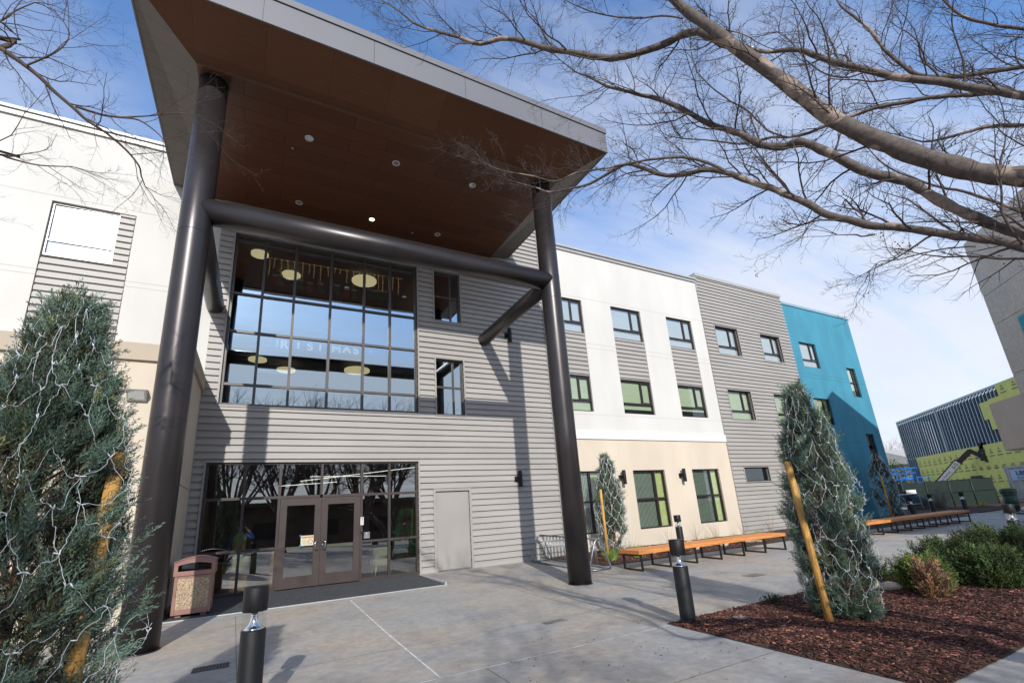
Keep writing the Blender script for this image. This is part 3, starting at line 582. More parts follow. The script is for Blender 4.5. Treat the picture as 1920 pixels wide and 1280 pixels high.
# ------------------------------------------------------------------ entrance canopy
can = empty('entrance_canopy', (2.75, 9.6, -0.12), 'large tilted roof canopy with wood soffit on two dark steel columns over the entrance', 'canopy')
co = (-2.75, -9.6, 0.12)
def cpart(mb_, name, mats, parent=None, **k): return mb_.build(name, mats, parent if parent is not None else can, loc=co if parent is None else None, **k)
OX0, OX1, OY0, OZ = -2.80, 8.335, 8.05, 11.42      # outer bottom edge
ix0, ix1, iy = -1.755, 7.335, 9.2; iz = 10.99; jz = 11.24; jx0, jx1 = -1.79, 7.50; YB = W+0.02
def pt(x, y, z): return (x, y, z)
mb = MB(); mb.quad((ix0, iy, iz), (ix1, iy, iz), (jx1, YB, jz), (jx0, YB, jz)); cpart(mb, 'soffit', m_soffit, fix=False)
mb = MB(); mb.quad((OX0+0.03, OY0+0.03, OZ), (OX1-0.03, OY0+0.03, OZ), (ix1, iy, iz), (ix0, iy, iz)); cpart(mb, 'front_soffit', m_soffit2, fix=False)
mb = MB(); mb.quad((OX0+0.03, OY0+0.03, OZ), (ix0, iy, iz), (jx0, YB, jz), (OX0+0.03, YB, OZ)); cpart(mb, 'side_soffit', m_sgrey, fix=False); mb = MB(); mb.quad((OX1-0.03, OY0+0.03, OZ), (OX1-0.03, YB, OZ), (jx1, YB, jz), (ix1, iy, iz)); cpart(mb, 'side_soffit', m_sgrey, fix=False)
mb = MB(); th = 0.80
mb.box(OX0, OX1, OY0-0.005, OY0+0.03, OZ-0.01, OZ+th-0.16); mb.box(OX0-0.03, OX1+0.03, OY0-0.035, OY0+0.05, OZ+th-0.15, OZ+th+0.02)
mb.box(OX0, OX0+0.03, OY0+0.03, YB, OZ-0.01, OZ+0.30); mb.box(OX1-0.03, OX1, OY0+0.03, YB, OZ-0.01, OZ+0.30)
mb.prism([(OY0+0.03, OZ+0.30), (YB, OZ+0.30), (YB, OZ+0.42), (OY0+0.03, OZ+th)], 'x', OX1-0.03, OX1); mb.prism([(OY0+0.03, OZ+0.30), (YB, OZ+0.30), (YB, OZ+0.42), (OY0+0.03, OZ+th)], 'x', OX0, OX0+0.03)
cpart(mb, 'fascia', m_fascia)
mb = MB(); 
for i in range(1, 5): x = OX0+(OX1-OX0)*i/5; mb.box(x-0.004, x+0.004, OY0-0.008, OY0, OZ, OZ+th-0.16)
mb.box(OX0, OX1, OY0-0.002, OY0+0.02, OZ+th-0.16, OZ+th-0.15); cpart(mb, 'fascia_joint', m_black)
mb = MB(); mb.quad((OX0+0.03, OY0+0.05, OZ+th), (OX1-0.03, OY0+0.05, OZ+th), (OX1-0.03, YB, OZ+0.42), (OX0+0.03, YB, OZ+0.42)); cpart(mb, 'roof', m_cap, fix=False)
mb = MB(); mb.box(ix0, ix1, iy-0.035, iy+0.015, iz-0.03, iz+0.02); cpart(mb, 'soffit_trim', mat('brown_trim', (0.10, 0.045, 0.02), 0.5, 0, 0.05))
CR = 0.275
for cx, nm in ((-1.46, 'left'), (6.96, 'right')):
    mb = MB(); zb = gz(9.6); mb.lathe((cx, 9.6, 0), [(CR, zb-0.02), (CR, 3.5), (CR, 7.2), (CR, 11.05)], 64); cpart(mb, 'column', m_col)
    for zz in (3.51, 7.215): mb = MB(); mb.lathe((cx, 9.6, zz), [(CR-.01, -0.005), (CR+0.0015, -0.005), (CR+0.0015, 0.005), (CR-.01, 0.005)], 64, cap=False); cpart(mb, 'joint_ring', m_black)
    mb = MB(); mb.lathe((cx, 9.6, 0), [(CR+0.02, zb+0.0), (CR+0.02, zb+0.012), (CR-.01, zb+0.014)], 48, cap=False); cpart(mb, 'base_plate', m_black)
    mb = MB(); mb.lathe((cx, 9.6, 0), [(CR+0.018, 10.98), (CR+0.018, 11.1)], 48); cpart(mb, 'recess_shade_ring', m_black)  # black ring stands in for the shaded soffit recess round the column top
    ex = 7.02 if cx > 0 else -1.42
    mb = MB(); mb.tube([(cx, 9.6, 7.78), (cx+(ex-cx)*0.5, 11.9, 7.76), (ex, W-0.0, 7.735)], 0.225, 40); cpart(mb, 'beam', m_col)
mb = MB(); mb.tube([(-1.46, 9.6, 7.79), (2.5, 9.6, 7.79), (6.96, 9.6, 7.79)], 0.262, 56); cpart(mb, 'beam', m_col)
for x in (2.31, 2.76): mb = MB(); mb.tube([(x-.005, 9.6, 7.79), (x+.005, 9.6, 7.79)], 0.2635, 56); cpart(mb, 'joint_ring', m_black)
def sz(y): return iz+(jz-iz)*(y-iy)/(YB-iy)
for (x, y, on_) in ((0.55, 10.42, 0), (2.78, 10.41, 0), (5.08, 10.40, 0), (0.53, 13.35, 0), (2.75, 13.35, 1), (5.04, 13.35, 0)):
    z = sz(y)-0.004; mb = MB(); mb.lathe((x, y, z), [(0.105, -0.004), (0.105, -0.012), (0.083, -0.012), (0.083, -0.003)], 24, cap=False); dl = cpart(mb, 'downlight', mat('white_ring', (0.7, 0.7, 0.68), 0.4, 0, 0))
    mb = MB(); mb.lathe((x, y, z), [(0.083, -0.005), (0.03, -0.001)], 24); mb.build('reflector', m_alu if not on_ else mat('lit_reflector', (1, .9, .7), 0.4, 0, 0, emit=(1, 0.85, 0.6), estr=5), dl)
for (x, y) in ((0.2, 10.95), (4.2, 13.6)):
    mb = MB(); mb.lathe((x, y, sz(y)-0.004), [(0.04, 0), (0.035, -0.02), (0.012, -0.05)], 12); cpart(mb, 'sprinkler', m_steel)
# ------------------------------------------------------------------ wall lamps
def wall_lamp(x, z, label):
    t = empty('wall_lamp', (x, W, z), label, 'lamp', 'cylinder lamps on the facade')
    mb = MB(); mb.lathe((0.04, -0.17, 0), [(0.07, -0.27), (0.072, -0.26), (0.072, 0.26), (0.07, 0.27)], 24); mb.build('lamp_body', m_blackm, t)
    mb = MB(); mb.box(-0.09, -0.02, -0.13, -0.02, -0.07, 0.07); mb.box(-0.12, 0.02, -0.05, -0.036, -0.09, 0.09); mb.build('bracket', m_blackm, t)
wall_lamp(8.02, 8.02, 'upper black cylinder lamp on grey siding near the beam end')
wall_lamp(8.03, 2.70, 'lower black cylinder lamp on grey siding right of the steel door')
wall_lamp(12.72, 2.66, 'black cylinder lamp on beige stucco above the net wrapped juniper')
wall_lamp(16.05, 2.68, 'black cylinder lamp between two beige bay windows')
t = empty('wall_pack', (-2.38, BY, 4.45), 'slanted grey wedge shaped lamp on the beige block at left', 'lamp')
mb = MB(); mb.prism([(-0.02, 0.13), (-0.22, 0.08), (-0.06, -0.13), (-0.02, -0.15)], 'x', -0.17, 0.17); mb.build('lamp_housing', m_trim, t, bevel=0.008)
mb = MB(); mb.quad((-0.14, -0.205, 0.055), (0.14, -0.205, 0.055), (0.14, -0.075, -0.105), (-0.14, -0.075, -0.105)); mb.build('lens', mat('frosted_lens', (0.5, 0.5, 0.48), 0.4, 0, 0), t, loc=(0, -0.004, -0.006))
# ------------------------------------------------------------------ bollard lights
def bollard_parts(t):
    r = 0.115
    mb = MB(); mb.lathe((0, 0, 0), [(r+0.02, -0.01), (r+0.02, 0.012), (r, 0.014), (r, 0.80), (r-0.006, 0.806)], 40); mb.build('post', m_blackm, t)
    mb = MB(); mb.lathe((0, 0, 0), [(r-0.006, 0.806), (r-0.006, 0.975)], 40, cap=False); mb.build('lens', m_gclear, t)
    mb = MB(); mb.lathe((0, 0, 0), [(r-0.012, 0.808), (0.085, 0.822), (0.055, 0.85), (0.038, 0.89), (0.032, 0.93), (0.032, 0.974)], 32); mb.build('reflector', m_alu, t)
    mb = MB(); mb.lathe((0, 0, 0), [(r, 0.975), (r+0.002, 0.98), (r+0.002, 1.195), (r-0.004, 1.203), (0.001, 1.206)], 40); mb.build('cap', m_blackm, t)
bs = [((0.07, 5.70), 'black bollard light in front of the entrance mat, largest in view'), ((6.02, 5.62), 'black bollard light at the pointed corner of the bark mulch bed'),
      ((13.3, 12.2), 'black bollard light behind the first wooden bench'), ((30.0, 12.1), 'black bollard light in front of the small staked juniper by the teal bay'),
      ((34.6, 13.0), 'black bollard light past the teal corner beside the white rail'), ((36.4, 12.2), 'black bollard light before the bare shrub and green fence'), ((17.6, 5.05), 'black bollard light behind the rosemary at the right edge')]
b0 = None
for (x, y), lb in bs:
    if b0 is None: b0 = empty('bollard_light', (x, y, gz(y)), lb, 'bollard', 'black bollard lights'); bollard_parts(b0); o = b0
    else: o = copy_tree(b0); o.location = (x, y, gz(y)); o['label'] = lb
# ------------------------------------------------------------------ litter bin
m_bin = mat('mauve_brown_plastic', (0.265, 0.145, 0.12), 0.45, 0, 0.06, spec=0.4); 
m_agg = bpy.data.materials.new('pebble_panel'); m_agg.use_nodes = True; t_ = m_agg.node_tree; n_ = t_.nodes; l_ = t_.links; vo = n_.new('ShaderNodeTexVoronoi'); vo.inputs['Scale'].default_value = 75; tcn = n_.new('ShaderNodeTexCoord'); l_.new(tcn.outputs['Object'], vo.inputs['Vector'])
rp = n_.new('ShaderNodeValToRGB'); e = rp.color_ramp.elements; e[0].color = (0.60, 0.46, 0.30, 1); e[1].color = (0.28, 0.19, 0.12, 1); e[1].position = 0.9; q = e.new(0.5); q.color = (0.50, 0.37, 0.24, 1)
sp = n_.new('ShaderNodeSeparateColor'); l_.new(vo.outputs['Color'], sp.inputs[0]); l_.new(sp.outputs[0], rp.inputs[0])
dk = n_.new('ShaderNodeMapRange'); dk.inputs['From Min'].default_value = 0.25; dk.inputs['From Max'].default_value = 0.75; dk.inputs['To Min'].default_value = 1.15; dk.inputs['To Max'].default_value = 0.5; l_.new(vo.outputs['Distance'], dk.inputs[0])
mu = n_.new('ShaderNodeMixRGB'); mu.blend_type = 'MULTIPLY'; mu.inputs[0].default_value = 1; l_.new(rp.outputs[0], mu.inputs[1]); l_.new(dk.outputs[0], mu.inputs[2]); l_.new(mu.outputs[0], n_['Principled BSDF'].inputs['Base Color']); n_['Principled BSDF'].inputs['Roughness'].default_value = 0.85
bp = n_.new('ShaderNodeBump'); bp.inputs['Strength'].default_value = 0.8; bp.inputs['Distance'].default_value = 0.006; bp.invert = True; l_.new(vo.outputs['Distance'], bp.inputs['Height']); l_.new(bp.outputs[0], n_['Principled BSDF'].inputs['Normal'])
TB = (-1.03, 12.32); t = empty('litter_bin', (TB[0], TB[1], gz(TB[1])), 'mauve brown litter bin with pebbled panels standing on the entrance mat', 'litter bin')
w2 = 0.34; d2 = 0.30
mb = MB()
for sx in (-1, 1):
    for sy in (-1, 1): mb.box(sx*w2-sx*0.06, sx*w2, sy*d2-sy*0.06, sy*d2, 0.06, 0.80)
for sy in (-1, 1): mb.box(-w2+0.06, w2-0.06, sy*d2-sy*0.05, sy*d2-sy*0.002, 0.06, 0.17); mb.box(-w2+0.06, w2-0.06, sy*d2-sy*0.05, sy*d2-sy*0.002, 0.75, 0.80)
for sx in (-1, 1): mb.box(sx*w2-sx*0.05, sx*w2-sx*0.002, -d2+0.06, d2-0.06, 0.06, 0.17); mb.box(sx*w2-sx*0.05, sx*w2-sx*0.002, -d2+0.06, d2-0.06, 0.75, 0.80)
mb.build('body_frame', m_bin, t, bevel=0.008)
for sy in (-1, 1): mb = MB(); mb.box(-w2+0.06, w2-0.06, sy*(d2-0.02)-0.012, sy*(d2-0.02)+0.012, 0.17, 0.75); mb.build('panel', m_agg, t)
for sx in (-1, 1): mb = MB(); mb.box(sx*(w2-0.02)-0.012, sx*(w2-0.02)+0.012, -d2+0.06, d2-0.06, 0.17, 0.75); mb.build('panel', m_agg, t)
mb = MB(); W3 = w2+0.025; D3 = d2+0.02
for sy in (-1, 1):   # arched end faces of the hood with a slot
    y0 = sy*D3; y1 = sy*(D3-0.035); n = 12
    def zt(u): return 1.055+0.085*(1-u*u)
    def zi(u): return 0.975+0.07*(1-u*u)
    mb.box(-W3, W3, y0, y1, 0.80, 0.885); mb.box(-W3, -W3+0.07, y0, y1, 0.885, 1.0); mb.box(W3-0.07, W3, y0, y1, 0.885, 1.0)
    for i in range(n):
        u0 = -1+2*i/n; u1 = -1+2*(i+1)/n; a = u0*W3; b = u1*W3
        lo0 = max(zi(u0*1.0), 0) if abs(u0) < 0.84 else 1.0; lo1 = zi(u1) if abs(u1) < 0.84 else 1.0
        for yy in (y0, y1): mb.quad((a, yy, lo0), (b, yy, lo1), (b, yy, zt(u1)), (a, yy, zt(u0)))
        mb.quad((a, y0, lo0), (b, y0, lo1), (b, y1, lo1), (a, y1, lo0))
n = 14
for i in range(n):
    u0 = -1+2*i/n; u1 = -1+2*(i+1)/n; a = u0*(W3+0.01); b = u1*(W3+0.01); Dq = D3+0.012
    mb.quad((a, -Dq, zt(u0)), (b, -Dq, zt(u1)), (b, Dq, zt(u1)), (a, Dq, zt(u0))); mb.quad((a, -Dq, zt(u0)+0.02), (b, -Dq, zt(u1)+0.02), (b, Dq, zt(u1)+0.02), (a, Dq, zt(u0)+0.02))
    for yy in (-Dq, Dq): mb.quad((a, yy, zt(u0)), (b, yy, zt(u1)), (b, yy, zt(u1)+0.02), (a, yy, zt(u0)+0.02))
for sx in (-1, 1): mb.box(sx*W3, sx*(W3-0.035), -D3+0.035, D3-0.035, 0.80, 1.06)
mb.build('hood', m_bin, t)
mb = MB()
for sx in (-1, 1):
    for sy in (-1, 1): mb.box(sx*0.22-0.05, sx*0.22+0.05, sy*0.2-0.05, sy*0.2+0.05, 0.012, 0.06)
mb.build('foot', m_bin, t)
mb = MB(); mb.box(-0.26, 0.26, -0.22, 0.22, 0.10, 0.84); mb.build('liner', m_black, t)
# ------------------------------------------------------------------ entrance mat, drains, covers
m_mat = mat('charcoal_mat', (0.045, 0.047, 0.052), 0.95, 0, 0.35, 14, bump=0.6, bscale=220)
mb = MB(); 
for i in range(5):
    y0 = 11.80+(W-0.02-11.80)*i/5; y1 = 11.80+(W-0.02-11.80)*(i+1)/5; mb.quad((-1.5, y0, gz(y0)+0.011), (4.40, y0, gz(y0)+0.011), (4.40, y1, gz(y1)+0.011), (-1.5, y1, gz(y1)+0.011), 0)
mb.box(-1.5, 4.44, 11.765, 11.80, gz(11.8)-0.01, gz(11.8)+0.013, 1); mb.box(4.40, 4.44, 11.80, 13.9, gz(11.8)-0.02, gz(13.9)+0.012, 1)
o = mb.build('entrance_mat', [m_mat, mat('aluminium_edge', (0.6, 0.62, 0.63), 0.4, 0.6, 0)]); tag(o, 'charcoal tiled floor mat with a pale metal edge at the glass doors', 'mat')
def drain(x, y, w_, h_, label, rz=0):
    t = empty('drain_grate', (x, y, gz(y)), label, 'drain', rz=rz); mb = MB(); mb.box(-w_/2, w_/2, -h_/2, h_/2, 0.001, 0.003); mb.build('pit', m_black, t)
    mb = MB(); n = 11; m_ = 5
    for i in range(n+1): xx = -w_/2+w_*i/n; mb.box(xx-0.006, xx+0.006, -h_/2, h_/2, 0.0035, 0.007)
    for j in range(m_+1): yy = -h_/2+h_*j/m_; mb.box(-w_/2, w_/2, yy-0.006, yy+0.006, 0.004, 0.0076)
    mb.build('grate', mat('cast_iron', (0.13, 0.125, 0.12), 0.6, 0.5, 0.2), t)
drain(-0.38, 7.98, 0.42, 0.24, 'small iron drain grate left of the near bollard')
for (x, y, r, lb) in ((6.55, 5.12, 0.10, 'round valve cover sunk in the mulch near the corner bollard'),):
    mb = MB(); mb.lathe((0, 0, 0), [(r, 0.0), (r, 0.012), (r-0.012, 0.014), (r-0.02, 0.010)], 24); o = mb.build('valve_cover', mat('dull_metal', (0.16, 0.155, 0.15), 0.6, 0.3, 0.2), loc=(x, y, gz(y)+hb(x, y)+0.01)); tag(o, lb, 'cover')
for (x, y, a, b, lb) in ((4.5, 7.02, 0.42, 0.16, 'rusty stained access plate in the paving before the right column'), (10.5, 7.62, 0.5, 0.32, 'square iron access cover in the paving before the first bench'), (24, 6.9, 0.9, 0.4, 'dark access cover far along the paving'), (30, 8.4, 1.0, 0.4, 'farthest dark access cover in the paving')):
    mb = MB(); mb.box(-a/2, a/2, -b/2, b/2, 0.0, 0.005); mb.box(-a/2+0.02, a/2-0.02, -b/2+0.02, b/2-0.02, 0.005, 0.0065); o = mb.build('access_cover', mat('worn_cover', (0.17, 0.15, 0.135), 0.7, 0.1, 0.35, 9), loc=(x, y, gz(y)+0.001)); tag(o, lb, 'cover')
rng = np.random.default_rng(81); n = 90; pos = np.stack([rng.uniform(-1, 16, n), rng.uniform(3.5, 11.5, n), np.zeros(n)], 1); pos[:, 2] = [gz(y)+.006 for y in pos[:, 1]]
dd = np.stack([rng.normal(0, 1, n), rng.normal(0, 1, n), rng.normal(0, .12, n)], 1); Mx = frames(pos, dd, rng.uniform(.02, .05, n)); b = rng.uniform(.4, 1.3, n)
Mx[:, 2, 0] *= .15; Mx[:, 2, 1] *= .15
o = soup('dry_leaf_litter', [(0, 0, -.5), (.22, 0, 0), (0, 0, .5), (-.22, .05, 0)], [(0, 1, 2, 3)], Mx, np.stack([b, b*.9, b*.9], 1), m_deadp); tag(o, 'scattered dry leaves on the paving', 'leaves', kind='stuff')
# ------------------------------------------------------------------ bike rack
t = empty('bike_rack', (8.55, 12.35, gz(12.35)), 'grey galvanised bike rack of vertical bars beside the entrance bay corner', 'bike rack')
ya, yb = -1.55, 1.45
def tz(y): return gz(12.35+y)-gz(12.35)
mb = MB(); r = 0.024
for yy in (ya, yb):
    z0 = tz(yy); mb.tube([(-0.36, yy, z0+0.03), (-0.37, yy, z0+0.10), (-0.10, yy, z0+0.75), (-0.02, yy, z0+0.82), (0.02, yy, z0+0.82), (0.10, yy, z0+0.75), (0.37, yy, z0+0.10), (0.36, yy, z0+0.03)], r, 10); mb.tube([(-0.36, yy, z0+0.03), (0.36, yy, z0+0.03)], r, 10)
for xx in (-0.36, 0.36): mb.tube([(xx, ya, tz(ya)+0.03), (xx, yb, tz(yb)+0.03)], r, 10)
mb.build('rail_frame', m_steel, t)
mb = MB(); mb.tube([(0, ya, tz(ya)+0.82), (0, yb, tz(yb)+0.82)], r*0.95, 10); mb.tube([(0, ya, tz(ya)+0.12), (0, yb, tz(yb)+0.12)], r*0.8, 10); mb.build('top_rail', m_steel, t)
k = 0; yy = ya+0.10
while yy < yb-0.05:
    mb = MB(); mb.tube([(0, yy, tz(yy)+0.12), (0, yy, tz(yy)+0.81)], 0.011, 8); mb.build('bar', m_steel, t); yy += (0.055 if k % 2 == 0 else 0.135); k += 1
# ------------------------------------------------------------------ benches
def bench(x0, x1, n, label):
    y0, y1 = 9.82, 10.62; zc = gz(10.2); t = empty('long_bench', ((x0+x1)/2, (y0+y1)/2, zc), label, 'bench', 'long wooden benches along the planting strip'); cx = (x0+x1)/2; hw = (x1-x0)/2+0.06; D2 = (y1-y0)/2
    mb = MB(); nb = 6; wd = 2*D2/nb
    for i in range(nb): mb.box(-hw, hw, -D2+wd*i+0.005, -D2+wd*(i+1)-0.005, 0.42, 0.52)
    mb.build('seat', m_wood, t, bevel=0.004, seg=1)
    for i in range(n):
        x = -hw+0.10+(2*hw-0.2)*i/(n-1); mb = MB(); q = 0.022; zf = gz(y0)-zc; zk = gz(y1)-zc
        mb.box(x-q, x+q, -D2+0.03, -D2+0.03+2*q, zf, 0.42); mb.box(x-q, x+q, D2-0.05-2*q, D2-0.05, zk-0.005, 0.42); mb.box(x-q, x+q, -D2+0.03+2*q, D2-0.05-2*q, 0.42-2*q, 0.42)
        mb.bar((x, -D2+0.03+2*q, zf+q+0.002), (x, D2-0.05-2*q, zk+q), 2*q); mb.build('leg_frame', m_black, t)
    return t
bench(9.17, 15.46, 7, 'orange cedar bench nearest the entrance, with seven black leg frames')
bench(20.5, 29.6, 9, 'farther orange cedar bench before the teal bay, with nine black leg frames')
# ------------------------------------------------------------------ foliage
def sprig_proto(nb=9, L=1.0, wdt=0.035, seed=1, spread=0.55):
    r = random.Random(seed); V = []; F = []
    def blade(p, d, l, w_):
        d = d.normalized(); s = d.orthogonal().normalized(); s = Matrix.Rotation(r.uniform(0, 6.28), 3, d) @ s; k = len(V); q = p+d*l*0.45
        V.extend([tuple(p), tuple(q+s*w_), tuple(p+d*l), tuple(q-s*w_)]); F.append((k, k+1, k+2, k+3))
    p0 = Vector((0, 0, 0)); ax = Vector((0, 0, 1)); cur = Vector((0, 0, 0)); n = nb
    bend = Vector((r.uniform(-.15, .15), r.uniform(-.15, .15), 0))
    for i in range(n):
        t_ = i/n; d = (ax+bend*t_*1.5).normalized(); blade(cur, d, L/n*1.6, wdt*(1-0.5*t_))
        a = i*2.4+r.uniform(-.4, .4); side = Vector((math.cos(a), math.sin(a), 0)); l = L*(0.46-0.30*t_)*r.uniform(.7, 1.15); dd = (d+side*spread).normalized()
        blade(cur, dd, l, wdt*0.9)
        q = cur+dd*l*0.4; blade(q, (dd+Vector((r.uniform(-.6, .6), r.uniform(-.6, .6), .25))).normalized(), l*0.55, wdt*0.75)
        if i % 2: blade(cur+dd*l*0.2, (dd+Vector((r.uniform(-.6, .6), r.uniform(-.6, .6), .25))).normalized(), l*0.5, wdt*0.7)
        cur = cur+d*(L/n)
    return V, F
SP = [sprig_proto(11, 1, 0.019, s, 0.55) for s in range(1, 5)]
def juniper(name, loc, H, R, n, label, slen=0.22, lean=(0, 0), seed=3, group='net wrapped junipers', topscale=1.0, net=True, netden=1.0, cord=0.0035, dirb=(0, 0, 0), zmin=0.0, netlabel='net lights'):
    global rng; rng = np.random.default_rng(seed); t = empty(name, loc, label, 'conifer', group)
    def rad(u):   # u 0..1 height fraction
        return R*np.interp(u, [0, 0.04, 0.12, 0.28, 0.5, 0.72, 0.88, 1.0], [0.66, 0.86, 0.97, 1.0, 0.93, 0.72, 0.40, 0.04])
    # lobes: irregular outline
    ph = rng.uniform(0, 6.28, 6)
    def lob(u, a): return 1+0.10*np.sin(3*a+ph[0]+u*5)+0.08*np.sin(5*a+ph[1]-u*9)+0.06*np.sin(11*u*2+ph[2]+a)
    K = n//24; uk = np.clip(rng.uniform(-0.05, 1, K), 0, 1)**0.85; ak = rng.uniform(0, 2*np.pi, K); rk = rad(uk)*lob(uk, ak)
    inner = rng.uniform(0.30, 0.62, K); Lk_ = np.maximum(rk*(1.0-inner)*1.35, 0.20*H/3.5)*rng.uniform(0.75, 1.22, K); Lk_ = np.where(uk > 0.82, Lk_*0.8, Lk_)
    outk = np.stack([np.cos(ak), np.sin(ak), np.zeros(K)], 1); axk = outk*rng.uniform(0.35, 0.85, (K, 1))+np.array([0, 0, 1.0])*rng.uniform(0.75, 1.3, (K, 1))*np.where(uk < 0.08, 0.4, 1.0)[:, None]+rng.normal(0, 0.16, (K, 3))+np.array(dirb); axk /= np.linalg.norm(axk, axis=1, keepdims=True)
    bk = np.stack([rk*inner*np.cos(ak), rk*inner*np.sin(ak), uk*H*0.92], 1)
    ci = rng.integers(0, K, n); f = rng.uniform(0.12, 1, n)**0.7; pos = bk[ci]+axk[ci]*(Lk_[ci]*f)[:, None]+rng.normal(0, 0.028, (n, 3))*(H/3.5)
    rxy = np.hypot(pos[:, 0], pos[:, 1]); uu = np.clip(pos[:, 2]/H, 0, 1); lim = rad(uu)*1.16+0.03; sfac = np.minimum(1, lim/np.maximum(rxy, 1e-3)); pos[:, 0] *= sfac; pos[:, 1] *= sfac
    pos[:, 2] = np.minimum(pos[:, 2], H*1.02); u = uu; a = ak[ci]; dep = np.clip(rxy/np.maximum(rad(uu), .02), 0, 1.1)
    pos[:, 0] += lean[0]*u*H; pos[:, 1] += lean[1]*u*H
    d = axk[ci]+rng.normal(0, 0.33, (n, 3)); sc = slen*rng.uniform(0.5, 1.15, n)*np.where(rng.uniform(0, 1, n) > .985, 1.8, 1.0)*(1-.2*u); pos -= d/np.linalg.norm(d, axis=1, keepdims=True)*sc[:, None]*0.4
    pos[:, 2] = np.maximum(pos[:, 2], 0.02)
    Mx = frames(pos, d, sc)
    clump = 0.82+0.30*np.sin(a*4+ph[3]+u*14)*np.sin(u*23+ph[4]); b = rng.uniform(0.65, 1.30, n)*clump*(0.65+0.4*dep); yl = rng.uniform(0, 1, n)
    tn = np.stack([b*(1+0.35*(yl > .93)+0.05*yl), b*(1.0), b*(1-0.4*(yl > .93)+0.1*(yl < .3))], 1)
    br = (dep < 0.72) & (rng.uniform(0, 1, n) < 0.5); tn[br] = np.array([0.85, 0.46, 0.36])*rng.uniform(.5, 1.1, (br.sum(), 1))
    idx = rng.integers(0, 4, n); Vs = []; 
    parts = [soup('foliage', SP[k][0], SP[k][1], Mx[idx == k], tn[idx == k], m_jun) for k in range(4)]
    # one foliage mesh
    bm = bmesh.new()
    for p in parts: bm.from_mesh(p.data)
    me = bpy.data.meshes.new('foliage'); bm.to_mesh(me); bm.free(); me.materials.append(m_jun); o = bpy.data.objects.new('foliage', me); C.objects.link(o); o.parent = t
    for p in parts: md = p.data; bpy.data.objects.remove(p); bpy.data.meshes.remove(md)
    # stems
    mb = MB(); r_ = random.Random(seed); mb.tube([(0, 0, -0.05), (lean[0]*H*0.3, lean[1]*H*0.3, H*0.3), (lean[0]*H*.8, lean[1]*H*.8, H*0.8)], [R*0.10, R*0.07, 0.01], 8)
    for i in range(int(80*min(1, n/3000))):
        z = r_.uniform(0.02, 0.8)*H; an = r_.uniform(0, 6.28); l = float(rad(z/H))*r_.uniform(0.55, 0.85); x0 = lean[0]*z; y0 = lean[1]*z
        mb.tube([(x0, y0, z), (x0+math.cos(an)*l*0.5, y0+math.sin(an)*l*0.5, z+l*0.35), (x0+math.cos(an)*l, y0+math.sin(an)*l, z+l*1.0)], [0.012*R/0.6, 0.008*R/0.6, 0.003], 5)
    mb.build('trunk', m_jtrunk, t, fix=False)
    if net:
        mb = MB(); rows = int(13*netden); colsN = int(11*netden); r2 = random.Random(seed+9); nd = {}
        for j in range(rows+1):
            for i in range(colsN):
                uu = 0.06+0.91*j/rows; an = 2*math.pi*(i+0.5*(j % 2))/colsN+r2.uniform(-.13, .13); uu += r2.uniform(-.018, .018); uu = min(max(uu, 0.04), 0.95)
                ra = float(rad(uu)*lob(uu, an))*r2.uniform(0.86, 1.02)+0.012; nd[(i, j)] = (uu, an, ra)
        def P3(q): return Vector((q[2]*math.cos(q[1])+lean[0]*q[0]*H, q[2]*math.sin(q[1])+lean[1]*q[0]*H, q[0]*H))
        def cordseg(q, s):
            n_ = 11; pts = []; wv = r2.uniform(0.2, 0.8); w0 = r2.uniform(0, 6.28); sg_ = r2.uniform(.2, 1.6)
            da = (s[1]-q[1]+math.pi) % (2*math.pi)-math.pi
            for k_ in range(n_+1):
                f = k_/n_; uu = q[0]+(s[0]-q[0])*f; an = q[1]+da*f; ra = (q[2]+(s[2]-q[2])*f); bul = math.sin(math.pi*f)
                off = 0.06*wv*math.sin(f*8+w0)*bul; ra *= 1+0.04*math.sin(f*11+w0*2)*bul
                pts.append(Vector((ra*math.cos(an)+lean[0]*uu*H, ra*math.sin(an)+lean[1]*uu*H, uu*H-0.035*bul*sg_+off)) + Vector((r2.uniform(-.005, .005), r2.uniform(-.005, .005), r2.uniform(-.003, .003))))
            mb.tube(pts, cord, 5, caps=False)
            pa = pts[0]; dv = (pts[1]-pts[0]).normalized(); mb.tube([pa, pa+dv*0.032], cord*2.6, 6)
            if r2.random() < 0.5: bb = pts[3]; mb.tube([bb, bb+Vector((r2.uniform(-.02, .02), r2.uniform(-.02, .02), 0.022))], cord*1.3, 5)
        for j in range(rows):
            for i in range(colsN):
                for s in ((i, j+1), ((i+1) % colsN if j % 2 else (i-1) % colsN, j+1)):
                    if r2.random() < 0.9: cordseg(nd[(i, j)], nd[s])
        nl = mb.build('net_lights', m_wire, loc=loc, fix=False); tag(nl, netlabel, 'string lights', 'net lights on the junipers')
    return t
def stake(x, y, z0, z1, label, r=0.05, tx=0, ty=0, strap=False):
    t = empty('tree_stake', (x, y, z0), label, 'stake', 'pine tree stakes'); mb = MB(); h_ = z1-z0
    mb.tube([(0, 0, -0.1), (tx*0.5, ty*0.5, h_*0.5), (tx, ty, h_-0.006), (tx, ty, h_)], [r, r*0.99, r*0.97, r*0.9], 20); mb.build('post', m_stake, t)
    if strap: mb = MB(); mb.box(tx*0.9-0.025, tx*0.9+0.04, ty*0.9-r-0.012, ty*0.9-r+0.006, h_-0.15, h_-0.115); mb.build('strap', m_black, t)
LJ = (-1.31, 4.10)
juniper('juniper', (LJ[0], LJ[1], gz(LJ[1])), 3.62, 0.575, 15500, 'largest blue green juniper at the left edge beside the near column', slen=0.19, seed=4, netden=1.35, cord=0.0014, lean=(0.012, 0.0), dirb=(0.16, 0.05, 0.1), netlabel='white net lights wrapped round the big juniper at the left edge')
